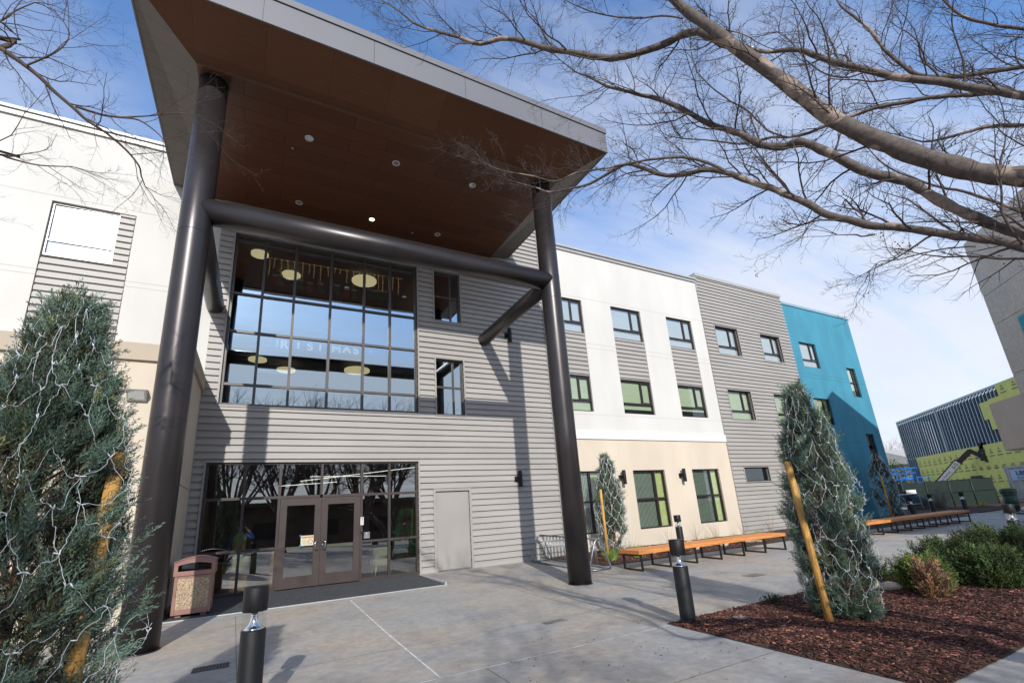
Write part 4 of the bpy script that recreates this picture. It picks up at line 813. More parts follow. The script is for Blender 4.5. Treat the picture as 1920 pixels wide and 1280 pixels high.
stake(-0.955, 4.02, gz(4), 2.16, 'pine stake half hidden in the large left juniper', 0.046, 0.09, 0.0, True)
juniper('juniper', (7.86, 4.30, gz(4.3)+0.03), 3.66, 0.53, 14500, 'tall blue green juniper growing in the bark mulch bed', slen=0.18, seed=11, netden=1.5, cord=0.0018, netlabel='white net lights on the juniper in the bark mulch bed')
stake(7.33, 4.28, gz(4.28)+0.02, 2.10, 'leaning pine stake tied to the juniper in the mulch bed', 0.050, 0.02, 0.1)
juniper('juniper', (11.08, 13.05, gz(13)+0.03), 3.52, 0.54, 7000, 'narrow juniper beside the bike rack and right column', slen=0.22, seed=15, netden=1.1, cord=0.0042, netlabel='white net lights on the juniper beside the bike rack')
stake(10.12, 12.32, gz(12.3), 2.15, 'thin pine stake beside the bike rack juniper', 0.045)
juniper('juniper', (30.6, 13.3, 0.0), 3.75, 0.62, 2600, 'small distant juniper against the teal bay', slen=0.24, seed=21, netden=1.1, cord=0.006, netlabel='white net lights on the small juniper at the teal bay')
stake(29.6, 12.9, 0.0, 2.3, 'thin pine stake at the teal bay juniper', 0.05)
# shrubs
SR = [sprig_proto(12, 1, 0.026, s, 0.9) for s in range(11, 14)]
def shrub(name, loc, rx, ry, h, n, m_, label, cat='shrub', slen=0.2, seed=1, group=None, upw=1.1, tint=(1, 1, 1)):
    global rng; rng = np.random.default_rng(seed); t = empty(name, loc, label, cat, group)
    a = rng.uniform(0, 2*np.pi, n); q = np.sqrt(rng.uniform(0.02, 1, n)); z = rng.uniform(0.0, 1, n)**0.8; rr = q*np.sqrt(np.maximum(0.05, 1-(z*0.9)**2.2))*(1+0.22*np.sin(3*a+seed)+0.15*np.sin(5*a+2*seed))
    pos = np.stack([rr*rx*np.cos(a), rr*ry*np.sin(a), z*h*0.86*(1+0.2*np.sin(4*a+seed)*q)], 1)
    d = np.stack([np.cos(a)*q*0.75, np.sin(a)*q*0.75, np.full(n, upw)], 1)+rng.normal(0, 0.16, (n, 3)); sc = slen*rng.uniform(0.6, 1.25, n); pos -= d/np.linalg.norm(d, axis=1, keepdims=True)*sc[:, None]*0.4; pos[:, 2] = np.maximum(pos[:, 2], 0.0)
    Mx = frames(pos, d, sc); b = rng.uniform(0.5, 1.45, n)*(0.8+0.3*np.sin(a*3+z*6)); yl = rng.uniform(0, 1, n); tn = np.stack([b*tint[0]*(1+.5*(yl > .85)), b*tint[1]*(1+.2*(yl > .85)), b*tint[2]], 1)
    k = SR[seed % 3]; soup('foliage', k[0], k[1], Mx, tn, m_, t)
    mb = MB(); r_ = random.Random(seed)
    for i in range(14):
        an = r_.uniform(0, 6.28); mb.tube([(0, 0, -0.02), (math.cos(an)*rx*.3, math.sin(an)*ry*.3, h*.35), (math.cos(an)*rx*.6, math.sin(an)*ry*.6, h*.75)], [0.009, 0.006, 0.003], 5)
    mb.build('stem', m_jtrunk, t, fix=False); return t
def bz(x, y): return gz(y)+hb(x, y)
shrub('rosemary_shrub', (10.55, 4.38, bz(10.75, 4.45)), 0.42, 0.42, 0.50, 420, m_rose, 'bright green upright rosemary beside the dried shrub', slen=0.30, seed=2, group='rosemary shrubs', tint=(1.9, 1.8, 1.1))
shrub('dried_shrub', (9.95, 4.05, bz(9.95, 4.05)), 0.19, 0.19, 0.52, 230, m_deadp, 'dried orange brown shrub among the green rosemary', slen=0.25, seed=5)
shrub('rosemary_shrub', (12.2, 4.55, bz(12.2, 4.6)), 0.75, 0.6, 0.70, 1000, m_rose, 'dark rosemary behind the bright green one', slen=0.28, seed=3, group='rosemary shrubs')
shrub('rosemary_shrub', (11.75, 3.85, bz(11.7, 3.9)), 0.60, 0.55, 0.64, 850, m_rose, 'rosemary directly right of the dried shrub', slen=0.26, seed=8, group='rosemary shrubs', tint=(1.05, 1.1, 1))
shrub('rosemary_shrub', (13.3, 4.1, bz(13.2, 3.9)), 0.95, 0.75, 0.84, 1600, m_rose, 'tallest rosemary, in the middle of the right clump', slen=0.3, seed=9, group='rosemary shrubs')
shrub('rosemary_shrub', (14.3, 3.45, bz(14.2, 3.1)), 0.95, 0.7, 0.9, 1500, m_rose, 'rosemary cut by the right edge of the photo', slen=0.3, seed=6, group='rosemary shrubs', tint=(1.2, 1.2, 1))
shrub('small_shrub', (10.9, 5.3, bz(10.9, 5.3)), 0.22, 0.2, 0.42, 150, m_rose, 'small dark sprig right of the mulch bed juniper', slen=0.2, seed=12, group='small sprigs in the mulch', tint=(.8, .85, .9))
shrub('small_shrub', (7.85, 5.45, bz(7.9, 5.4)), 0.18, 0.14, 0.12, 60, m_rose, 'low dark sprig left of the mulch bed juniper near the edge', slen=0.13, seed=14, group='small sprigs in the mulch', tint=(.6, .7, .6))
shrub('small_shrub', (9.0, 5.35, bz(9, 5.3)), 0.22, 0.2, 0.2, 90, m_rose, 'low sprig half behind the mulch bed juniper', slen=0.13, seed=17, group='small sprigs in the mulch', tint=(1.1, .9, .8))
def tuft(x, y, z, h, n, label, m_=m_grass, spread=0.5, seed=1, group='grass tufts under the benches', name='grass_tuft', wd=0.006, cat='grass'):
    global rng; rng = np.random.default_rng(seed); a = rng.uniform(0, 6.28, n); d = np.stack([np.cos(a)*spread, np.sin(a)*spread, np.ones(n)], 1)*1.0+rng.normal(0, .2, (n, 3)); p = np.stack([rng.normal(0, .06, n), rng.normal(0, .06, n), np.zeros(n)], 1)
    pr = [(-wd, 0, 0), (wd, 0, 0), (wd*.6, 0.08, .6), (-wd*.6, 0.08, .6), (wd*.1, 0.22, 1), (-wd*.1, 0.22, 1)]; 
    sc = np.stack([np.ones(n), h*rng.uniform(.6, 1.2, n), h*rng.uniform(.6, 1.2, n)], 1); Mx = frames(p, d, sc); b = rng.uniform(.6, 1.4, n)
    o = soup(name, pr, [(0, 1, 2, 3), (3, 2, 4, 5)], Mx, np.stack([b, b, b*.9], 1), m_); o.location = (x, y, z); return tag(o, label, cat, group)
spots = [(9.75, 11.75, 'yellow green grass tuft between bike rack and bench end'), (10.9, 11.8, 'grass tuft under the left end of the near bench'), (11.5, 12.4, 'grass tuft under the near bench behind its second leg frame'), (12.6, 11.9, 'grass tuft under the near bench left of its middle'), (13.3, 12.3, 'grass tuft below the middle of the near bench'), (14.5, 12.1, 'grass tuft right of the middle of the near bench'), (16.2, 12.2, 'grass tuft behind the right end of the near bench'), (17.8, 12.4, 'grass tuft between the two long benches'), (22.4, 12.2, 'grass tuft under the left part of the far bench'), (25.0, 12.3, 'grass tuft under the middle of the far bench'), (27.6, 12.2, 'grass tuft under the right part of the far bench')]
for i, (x, y, lb) in enumerate(spots): tuft(x, y, gz(y)+hs(x, y), 0.34, 170, lb, seed=30+i)
for i, (x, lb) in enumerate(((12.2, 'wispy dry stems against beige wall right of the bike rack juniper'), (14.2, 'wispy dry stems between the two beige bay windows'), (15.7, 'wispy dry stems below the lamp of the beige wall'), (16.9, 'wispy dry stems under the right beige bay window'), (18.6, 'wispy dry stems at the right end of the beige wall'), (20.5, 'wispy dry stems under the small window of the grey bay'), (22.6, 'wispy dry stems at the right side of the grey bay'))):
    tuft(x, 13.6, 0, 0.85, 26, lb, m_dryg, spread=0.28, seed=60+i, group='dry perennials along the wall', name='dry_perennial', wd=0.0035, cat='plant')
def rock(x, y, z, s, label, seed):
    bm = bmesh.new(); bmesh.ops.create_icosphere(bm, subdivisions=3, radius=1); r_ = random.Random(seed); o3 = [Vector((r_.uniform(-1, 1), r_.uniform(-1, 1), r_.uniform(-1, 1))).normalized() for _ in range(9)]; h_ = [r_.uniform(.55, .85) for _ in o3]
    for v in bm.verts:
        for n_, hh in zip(o3, h_):
            d = v.co.dot(n_)
            if d > hh: v.co -= n_*(d-hh)*0.9
        v.co = Vector((v.co.x*s[0], v.co.y*s[1], v.co.z*s[2]))
    me = bpy.data.meshes.new('rock'); bm.to_mesh(me); bm.free(); me.materials.append(m_rock); me.polygons.foreach_set('use_smooth', [True]*len(me.polygons)); o = bpy.data.objects.new('rock', me); C.objects.link(o); o.location = (x, y, z); o.rotation_euler = (0, 0, r_.uniform(0, 6)); tag(o, label, 'rock', 'pale boulders in the planting')
for i, (x, y, s, lb) in enumerate(((11.9, 12.3, (.25, .2, .17), 'pale boulder under the near bench, leftmost of four'), (13.5, 12.0, (.3, .22, .2), 'pale boulder under the middle of the near bench'), (15.0, 11.9, (.27, .22, .2), 'tan boulder under the near bench, third leg bay from the right'), (16.6, 11.9, (.45, .25, .2), 'flat pale boulder at the right end of the near bench'), (22.6, 12.0, (.4, .25, .16), 'boulder under the left part of the far bench'))):
    rock(x, y, gz(y)+hs(x, y)+s[2]*.45, s, lb, 5+i)
rock(10.35, 5.02, bz(10.3, 5)+.04, (.16, .11, .08), 'small flat stone left of two beside the bright rosemary', 41); rock(10.25, 4.78, bz(10.3, 4.8)+.05, (.17, .12, .1), 'small grey stone touching the bright green rosemary', 42)
# ------------------------------------------------------------------ trees
def smooth(pts, sub=3):
    P = [np.array(p, float) for p in pts]; out_ = []
    for i in range(len(P)-1):
        p0 = P[max(i-1, 0)]; p1 = P[i]; p2 = P[i+1]; p3 = P[min(i+2, len(P)-1)]
        for k in range(sub):
            t = k/sub; q = 0.5*((2*p1)+(-p0+p2)*t+(2*p0-5*p1+4*p2-p3)*t*t+(-p0+3*p1-3*p2+p3)*t**3); q[3] = p1[3]+(p2[3]-p1[3])*t; out_.append(q)
    out_.append(P[-1]); return out_
class Twigs:
    def __init__(s, seed): s.r = random.Random(seed); s.mb = MB(); s.n = 0; s.tips = []
    def grow(s, p, d, L, r0, lvl, up=0.12, kids=(9, 6), nseg=None):
        r = s.r; n = nseg or (7 if lvl == 1 else 5 if lvl == 2 else 3); pts = [p]; R = [r0]; cur = p; dr = d.normalized(); kink = 0.30 if lvl < 3 else 0.22
        for i in range(n):
            dr = (dr+Vector((r.gauss(0, kink), r.gauss(0, kink), r.gauss(0, kink)+up))*0.55).normalized(); cur = cur+dr*(L/n); pts.append(cur); R.append(r0*(1-0.75*(i+1)/n))
        s.mb.tube(pts, R, 5 if lvl == 1 else 3, caps=False); s.n += 1
        if lvl <= len(kids):
            k = kids[lvl-1]
            for j in range(k):
                f = (0.18+0.82*(j+r.uniform(.2, .8))/k); i = min(int(f*n), n-1); q = pts[i]+(pts[i+1]-pts[i])*(f*n-i); base = (pts[i+1]-pts[i]).normalized()
                side = Vector((r.gauss(0, 1), r.gauss(0, 1), r.gauss(0, 1))); side = (side-base*side.dot(base)).normalized(); nd = (base*r.uniform(0.5, 1.0)+side*r.uniform(0.55, 1.0)+Vector((0, 0, up))).normalized()
                s.grow(q, nd, L*r.uniform(0.32, 0.55)*(1-0.35*f), max(0.0012, R[i]*0.6), lvl+1, up, kids, None)
        elif r.random() < 0.05: s.tips.append(cur)
LIMBS= [[[4.175,0.611,3.438,0.1012],[4.158,0.716,3.534,0.0985],[4.111,0.83,3.651,0.0953],[3.997,0.964,3.82,0.0917],[3.917,1.078,3.992,0.0876],[3.805,1.201,4.191,0.083],[3.713,1.308,4.405,0.078],[3.605,1.405,4.678,0.0726],[3.505,1.502,4.939,0.0666],[3.331,1.623,5.247,0.0602],[3.205,1.723,5.54,0.0534],[3.069,1.833,5.821,0.046],[2.939,1.921,6.156,0.0382],[2.752,2.028,6.53,0.03]],[[3.633,1.552,5.079,0.0562],[3.433,1.669,5.37,0.0543],[3.335,1.773,5.533,0.0523],[3.274,1.861,5.685,0.0501],[3.213,1.974,5.757,0.0478],[3.107,2.134,5.759,0.0454],[2.835,2.383,5.755,0.0428],[2.633,2.558,5.868,0.04],[2.467,2.706,6.005,0.0372],[2.293,2.858,6.143,0.0342],[2.133,2.994,6.309,0.031],[1.969,3.144,6.436,0.0277],[1.804,3.321,6.483,0.0243],[1.622,3.467,6.654,0.0207],[1.351,3.652,6.848,0.017],[1.207,3.777,7.023,0.0131],[1.023,3.893,7.29,0.0092],[0.894,4.003,7.485,0.005]],[[5.137,0.587,4.495,0.0519],[5.086,0.69,4.629,0.0498],[5.025,0.802,4.746,0.0474],[4.911,0.931,4.899,0.0449],[4.766,1.086,5.025,0.0422],[4.605,1.234,5.198,0.0393],[4.54,1.34,5.344,0.0362],[4.466,1.449,5.493,0.0329],[4.383,1.554,5.67,0.0294],[4.341,1.654,5.797,0.0258],[4.249,1.795,5.878,0.0219],[4.168,1.909,6.022,0.0178],[4.102,2.003,6.206,0.0136],[4.01,2.135,6.314,0.0091]],[[4.346,0.733,3.141,0.0544],[4.326,0.824,3.255,0.0538],[4.261,0.927,3.411,0.053],[4.216,1.017,3.571,0.0521],[4.196,1.093,3.736,0.051],[4.207,1.167,3.855,0.0498],[4.1,1.3,3.985,0.0484],[4.015,1.404,4.167,0.0469],[3.96,1.499,4.332,0.0452],[3.898,1.602,4.48,0.0433],[3.877,1.719,4.518,0.0413],[3.804,1.845,4.614,0.0391],[3.738,1.944,4.78,0.0368],[3.713,2.034,4.911,0.0343],[3.612,2.156,5.062,0.0316],[3.451,2.285,5.295,0.0288],[3.331,2.408,5.48,0.0259],[3.255,2.523,5.613,0.0228],[3.172,2.642,5.749,0.0195],[3.031,2.785,5.904,0.0161],[2.905,2.906,6.102,0.0125],[2.827,3.016,6.258,0.0087],[2.711,3.12,6.491,0.0048]],[[4.062,0.706,2.96,0.043],[4.09,0.782,3.059,0.0428],[4.08,0.884,3.139,0.0426],[4.058,0.989,3.229,0.0422],[4.025,1.1,3.322,0.0416],[3.982,1.215,3.417,0.041],[3.965,1.325,3.484,0.0402],[3.899,1.445,3.603,0.0393],[3.861,1.552,3.713,0.0383],[3.83,1.642,3.866,0.0372],[3.793,1.741,4.003,0.0359],[3.748,1.842,4.144,0.0345],[3.675,1.961,4.279,0.033],[3.615,2.071,4.416,0.0313],[3.526,2.2,4.546,0.0295],[3.39,2.382,4.585,0.0276],[3.286,2.533,4.669,0.0256],[3.193,2.658,4.815,0.0235],[3.117,2.782,4.938,0.0212],[3.021,2.958,4.93,0.0188],[2.918,3.143,4.906,0.0163],[2.778,3.33,4.934,0.0136],[2.654,3.502,4.988,0.0109],[2.542,3.639,5.126,0.008],[2.37,3.807,5.271,0.0049]],[[3.394,1.945,4.244,0.0218],[3.388,2.038,4.398,0.0206],[3.333,2.158,4.548,0.0194],[3.295,2.28,4.665,0.0181],[3.161,2.462,4.754,0.0166],[3.063,2.633,4.814,0.0151],[2.909,2.838,4.863,0.0134],[2.695,3.075,4.914,0.0117],[2.567,3.277,4.929,0.0098],[2.42,3.446,5.08,0.0079],[2.158,3.672,5.241,0.0058],[1.985,3.835,5.456,0.0036]],[[5.975,0.613,5.235,0.0352],[5.816,0.786,5.284,0.0326],[5.601,0.989,5.334,0.0299],[5.435,1.143,5.454,0.027],[5.394,1.21,5.642,0.024],[5.346,1.27,5.86,0.0209],[5.286,1.311,6.163,0.0176],[5.225,1.374,6.394,0.0142],[5.187,1.433,6.601,0.0107],[5.19,1.452,6.864,0.007]],[[5.707,0.646,4.839,0.0335],[5.598,0.765,4.911,0.0321],[5.483,0.891,4.972,0.0306],[5.404,0.998,5.03,0.029],[5.275,1.135,5.079,0.0273],[5.141,1.282,5.104,0.0256],[5.045,1.406,5.137,0.0238],[4.968,1.529,5.142,0.022],[4.795,1.715,5.114,0.02],[4.707,1.849,5.102,0.018],[4.612,1.975,5.128,0.016],[4.508,2.093,5.193,0.0138],[4.329,2.271,5.196,0.0116],[4.136,2.426,5.294,0.0093],[3.858,2.625,5.398,0.007]],[[6.299,0.793,4.867,0.0287],[6.237,0.934,4.972,0.0246],[6.167,1.095,5.026,0.0203],[6.086,1.271,5.052,0.0157],[6.039,1.414,5.125,0.0109],[5.977,1.538,5.282,0.0058]],[[4.5,1.927,5.042,0.015],[4.367,2.035,5.171,0.0134],[4.245,2.1,5.418,0.0117],[4.123,2.188,5.591,0.01],[3.966,2.275,5.823,0.0083],[3.881,2.325,6.055,0.0065],[3.865,2.321,6.343,0.0047]],[[5.781,0.927,3.833,0.0223],[5.707,1.032,3.995,0.0199],[5.578,1.164,4.165,0.0173],[5.485,1.292,4.289,0.0145],[5.379,1.413,4.453,0.0116],[5.26,1.532,4.647,0.0085],[5.222,1.596,4.878,0.0053]],[[4.479,0.985,3.233,0.0092],[4.418,1.102,3.276,0.0083],[4.385,1.21,3.298,0.0073],[4.383,1.304,3.317,0.0062],[4.375,1.4,3.334,0.0051],[4.361,1.494,3.371,0.0039],[4.386,1.588,3.342,0.0027]],[[3.824,1.292,3.36,0.0107],[3.833,1.356,3.39,0.0084],[3.837,1.417,3.44,0.0059],[3.803,1.499,3.483,0.0033]],[[4.829,1.294,5.373,0.012],[4.71,1.418,5.369,0.0108],[4.58,1.52,5.449,0.0096],[4.487,1.58,5.601,0.0083],[4.437,1.617,5.753,0.007],[4.382,1.647,5.933,0.0056],[4.33,1.692,6.064,0.0043]],[[3.385,1.82,5.761,0.0098],[3.559,1.781,5.778,0.0082],[3.76,1.736,5.768,0.0065],[3.968,1.703,5.709,0.0048],[4.108,1.687,5.713,0.0031]],[[6.234,0.547,5.752,0.0246],[6.103,0.703,5.942,0.021],[6.025,0.823,6.156,0.0173],[6.002,0.888,6.45,0.0133],[6.022,0.938,6.722,0.0091]],[[3.313,2.001,6.048,0.0143],[3.2,2.135,6.187,0.0126],[3.035,2.31,6.28,0.0107],[2.856,2.477,6.424,0.0087],[2.663,2.633,6.624,0.0067],[2.56,2.743,6.821,0.0046]]]
LIMBS_LEFT= [[[-2.906,5.365,6.581,0.0257],[-2.638,5.333,6.438,0.024],[-2.463,5.337,6.337,0.0223],[-2.309,5.351,6.234,0.0205],[-2.201,5.387,6.144,0.0187],[-2.037,5.404,6.02,0.0169],[-1.896,5.428,5.908,0.015],[-1.727,5.432,5.818,0.0131],[-1.551,5.445,5.683,0.0111],[-1.423,5.485,5.547,0.009],[-1.404,5.562,5.473,0.007],[-1.37,5.633,5.395,0.0048]],[[-2.051,5.525,6.133,0.014],[-1.814,5.467,6.068,0.0122],[-1.642,5.424,6.062,0.0104],[-1.468,5.381,6.056,0.0086],[-1.31,5.374,5.965,0.0067],[-1.233,5.398,5.906,0.0048]],[[-2.777,5.649,5.473,0.0128],[-2.586,5.678,5.435,0.0109],[-2.488,5.738,5.453,0.0089],[-2.308,5.757,5.463,0.0068],[-2.044,5.72,5.507,0.0047]],[[-2.855,5.356,6.526,0.0128],[-2.702,5.349,6.785,0.0103],[-2.635,5.393,7.029,0.0075],[-2.533,5.425,7.249,0.0047]],[[-2.408,5.309,6.298,0.0098],[-2.272,5.267,6.426,0.0086],[-2.158,5.231,6.571,0.0074],[-2.12,5.219,6.764,0.0061],[-2.235,5.276,6.999,0.0048],[-2.401,5.367,7.213,0.0035]],[[-1.649,5.446,6.08,0.0083],[-1.377,5.363,6.133,0.0068],[-1.154,5.3,6.204,0.0053],[-0.92,5.247,6.231,0.0037]]]

m_twig2 = mat('myrtle_twig', (0.062, 0.042, 0.034), 0.85, 0, 0.3, 8)
myr = empty('crape_myrtle', (7.2, 0.95, gz(1)), 'bare crape myrtle with patchy peeling bark reaching in from the right', 'tree', 'bare trees over the plaza')
mo = (-7.2, -0.95, -gz(1))
fork = (5.9, 0.85, 2.0)
mb = MB(); mb.tube([(7.2, .95, gz(1)-.1), (7.05, .93, .4), (6.6, .9, 1.3), fork], [.24, .20, .17, .15], 16); mb.tube([(7.2, .95, gz(1)-.1), (7.5, .7, .8), (7.2, .5, 2.2), (6.2, .35, 3.6), (5.9, .45, 4.2), (5.75, .46, 4.32)], [.2, .16, .13, .10, .07, .045], 14); mb.build('trunk', m_bark, myr, loc=mo, fix=False)
TW = Twigs(5)
for li, l in enumerate(LIMBS):
    pts = [(p[0], p[1], p[2], p[3]*(0.60+0.24*min(1, k_/max(1, len(l)-1)*1.3))) for k_, p in enumerate(l)]
    if li in (0, 3, 4):
        a = np.array(pts[0]); f = np.array((*fork, max(0.072, a[3]))); b_ = np.array(pts[1]); e_ = a+(a-b_)/np.linalg.norm((a-b_)[:3])*0.55; e_[3] = a[3]*1.08; pts = [tuple(f), tuple(e_*.6+f*.4), tuple(e_)]+pts
    elif li in (2, 6, 7, 8, 10, 15): a = np.array(pts[0]); b_ = np.array(pts[1]); e_ = a+(a-b_)/np.linalg.norm((a-b_)[:3])*0.9; e_[3] = a[3]*1.1; f = np.array((5.9, .45, 4.2, 0.05)); pts = [tuple(f), tuple(e_)]+pts
    sp_ = smooth(pts, 3); rr_ = random.Random(li+50)
    mb = MB(); P3_ = [(q[0]+rr_.gauss(0, .0015), q[1]+rr_.gauss(0, .0015), q[2]+rr_.gauss(0, .002)) for q in sp_]; mb.tube(P3_, [max(.002, q[3]*(1+0.07*math.sin(k*1.7+li)+rr_.gauss(0, .03))) for k, q in enumerate(sp_)], 14 if sp_[0][3] > .03 else 8, caps=True); mb.build('limb', m_bark, myr, loc=mo, fix=False)
    # shoots
    tot = 0; nxt = 0.25 if li not in (0, 2, 3, 4) else 1.3
    for i in range(len(sp_)-1):
        a = Vector(sp_[i][:3]); b = Vector(sp_[i+1][:3]); seg = (b-a).length; d = (b-a).normalized() if seg > 1e-6 else Vector((1, 0, 0)); tot += seg
        while tot > nxt:
            rad_ = sp_[i][3]; gap = 0.22 if rad_ > 0.03 else 0.105; nxt += gap*TW.r.uniform(.6, 1.5)
            r = TW.r; side = Vector((r.gauss(0, 1), r.gauss(0, 1), r.gauss(0, 1)+0.25)); side = (side-d*side.dot(d)).normalized()
            nd = (d*r.uniform(.5, 1.1)+side*r.uniform(.5, .9)).normalized(); L = r.uniform(0.35, 0.95)*(1.0 if rad_ > .012 else 0.75)
            if rad_ > 0.045 and r.random() < .35: continue
            TW.grow(a+(b-a)*r.random(), nd, L, min(0.009, max(0.003, rad_*.32)), 1, 0.05, (9, 6))
    e = Vector(sp_[-1][:3]); d = (e-Vector(sp_[-3][:3])).normalized()
    for k in range(3): TW.grow(e, (d+Vector((TW.r.gauss(0, .4), TW.r.gauss(0, .4), TW.r.gauss(0, .4)))).normalized(), TW.r.uniform(.35, .7), max(0.0025, sp_[-1][3]), 1, 0.02, (8, 5))
tw = TW.mb.build('twigs', m_twig2, myr, loc=mo, fix=False)
mb = MB()
for p in TW.tips[::3]:
    for k in range(5): c = p+Vector((TW.r.gauss(0, .018), TW.r.gauss(0, .018), TW.r.gauss(0, .018))); mb.lathe(tuple(c), [(0.001, -.006), (.0055, 0), (0.001, .006)], 5, cap=False)
mb.build('seed_pods', m_black, myr, loc=mo, fix=False)
m_leaf = mat('withered_leaf', (0.45, 0.16, 0.06), 0.8, 0, 0.2)
mb = MB()
for k in range(7):
    p = TW.tips[(k*37) % len(TW.tips)]; a = Vector((TW.r.gauss(0, 1), TW.r.gauss(0, 1), -1)).normalized()*0.05; b = a.orthogonal().normalized()*0.014; mb.quad(tuple(p), tuple(p+a*.5+b), tuple(p+a), tuple(p+a*.5-b))
mb.build('withered_leaf', m_leaf, myr, loc=mo, fix=False)
lt = empty('bare_tree', (-6.2, 2.6, gz(2.6)), 'bare dark twigged tree reaching in at the upper left', 'tree', 'bare trees over the plaza'); lo = (6.2, -2.6, -gz(2.6))
mb = MB(); mb.tube([(-6.2, 2.6, -.3), (-6.1, 2.7, 1.5), (-5.9, 3.0, 3.2), (-5.9, 3.6, 4.3)], [.16, .13, .10, .06], 12)
TW = Twigs(9)
for li, l in enumerate(LIMBS_LEFT):
    pts = [tuple(p) for p in l]
    if li in (0, 2, 3): a = np.array(pts[0]); pts = [(-5.9, 3.6, 4.3, max(.03, a[3]))]+pts
    sp_ = smooth(pts, 3); mb.tube([tuple(q[:3]) for q in sp_], [max(.002, q[3]) for q in sp_], 8, caps=False)
    tot = 0; nxt = 0.2
    for i in range(len(sp_)-1):
        a = Vector(sp_[i][:3]); b = Vector(sp_[i+1][:3]); seg = (b-a).length; d = (b-a).normalized() if seg > 1e-6 else Vector((1, 0, 0)); tot += seg
        while tot > nxt:
            nxt += 0.19*TW.r.uniform(.6, 1.5); r = TW.r; side = Vector((r.gauss(0, 1), r.gauss(0, 1), r.gauss(0, 1))); side = (side-d*side.dot(d)).normalized()
            TW.grow(a+(b-a)*r.random(), (d*r.uniform(.6, 1.1)+side*r.uniform(.5, .9)).normalized(), r.uniform(.4, 1.0), max(0.0035, min(.008, sp_[i][3]*.45)), 1, 0.03, (7, 4))
    e = Vector(sp_[-1][:3]); d = (e-Vector(sp_[-3][:3])).normalized()
    for k in range(2): TW.grow(e, (d+Vector((TW.r.gauss(0, .4), TW.r.gauss(0, .4), TW.r.gauss(0, .4)))).normalized(), .55, .0045, 1, 0, (8, 4))
mb.build('trunk', m_twig, lt, loc=lo, fix=False); TW.mb.build('twigs', m_twig, lt, loc=lo, fix=False)
def vase_tree(name, loc, H, seed, label, group, m1=m_bark, m2=m_twig2, kids=(8, 6), nl=16, w=0.55, twr=.012):
    t = empty(name, loc, label, 'tree', group); r = random.Random(seed); T_ = Twigs(seed+1); mb = MB()
    mb.tube([(0, 0, -.2), (.03, 0, H*.1), (0, .04, H*.2)], [H*.022, H*.017, H*.016], 10)
    for k in range(nl):
        a = 6.283*k/nl+r.uniform(-.3, .3); sp_ = r.uniform(.25, 1)*w; p = Vector((0, 0, H*r.uniform(.14, .22))); d = Vector((math.cos(a)*sp_, math.sin(a)*sp_, 1)).normalized(); pts = [p]; R = [H*.009]; L = H*r.uniform(.6, .8); n = 8
        for i in range(n):
            d = (d+Vector((r.gauss(0, .10), r.gauss(0, .10), r.gauss(0.02, .08)))).normalized(); p = p+d*L/n; pts.append(p); R.append(H*.009*(1-.8*(i+1)/n))
            if i > 1:
                for q in range(3):
                    s_ = Vector((r.gauss(0, 1), r.gauss(0, 1), r.gauss(.3, 1))); s_ = (s_-d*s_.dot(d)).normalized(); T_.grow(p, (d*.9+s_*.7).normalized(), r.uniform(.10, .17)*H, R[-1]*.5+.003, 1, 0.1, kids)
        mb.tube(pts, R, 7, caps=False)
    mb.build('trunk', m1, t, fix=False); T_.mb.build('crown', m2, t, fix=False); return t
va = vase_tree('bare_tree', (2.2, -14.0, gz(-14)), 12.6, 21, 'vase shaped bare tree behind the camera, seen reflected in the entrance glass', 'reflected bare trees behind the plaza', kids=(6, 3), nl=15)
vb = vase_tree('bare_tree', (-4.4, -13.2, gz(-13)), 12.2, 33, 'bare tree reflected at the left of the entrance glass', 'reflected bare trees behind the plaza', kids=(6, 3), nl=14)
for (x, y, s_, rz, src, lb) in ((9.0, -14.5, 1.0, 1.1, va, 'bare tree reflected at the right of the entrance glass'), (-11.5, -14.4, .95, 2.2, va, 'bare tree behind the plaza, leftmost of the row'), (15.5, -13.6, .97, 3.3, vb, 'bare tree behind the plaza, rightmost of the row'), (5.8, -21, 1.2, 4.0, vb, 'tall bare tree in the second row behind the plaza'), (-1.6, -21.5, 1.2, 5.0, va, 'tall bare tree at the left of the second row behind the plaza'), (13.0, -21, 1.15, .5, va, 'bare tree at the right of the second row behind the plaza')):
    o = copy_tree(src); o.location = (x, y, gz(y)); o.scale = (s_, s_, s_); o.rotation_euler = (0, 0, rz); o['label'] = lb
# low buildings behind the camera (reflected)
t = empty('courtyard_building', (2, -31, gz(-25)), 'long low dark building across the courtyard, seen in the door reflections', 'building')
mb = MB(); mb.box(-30, 30, -4, 3, 0, 4.2); mb.build('wall', mat('courtyard_wall', (0.13, 0.10, 0.08), 0.9, 0, 0.2, 1), t)
mb = MB(); mb.box(-31, 31, -5, 4, 4.2, 4.6); mb.build('roof', mat('brown_roof', (0.10, 0.08, 0.065), 0.8, 0, 0.1), t)
for i in range(9): mb = MB(); mb.box(-26+i*6, -23.5+i*6, 3.0, 3.02, 0.9, 2.6); mb.build('window', m_black, t)
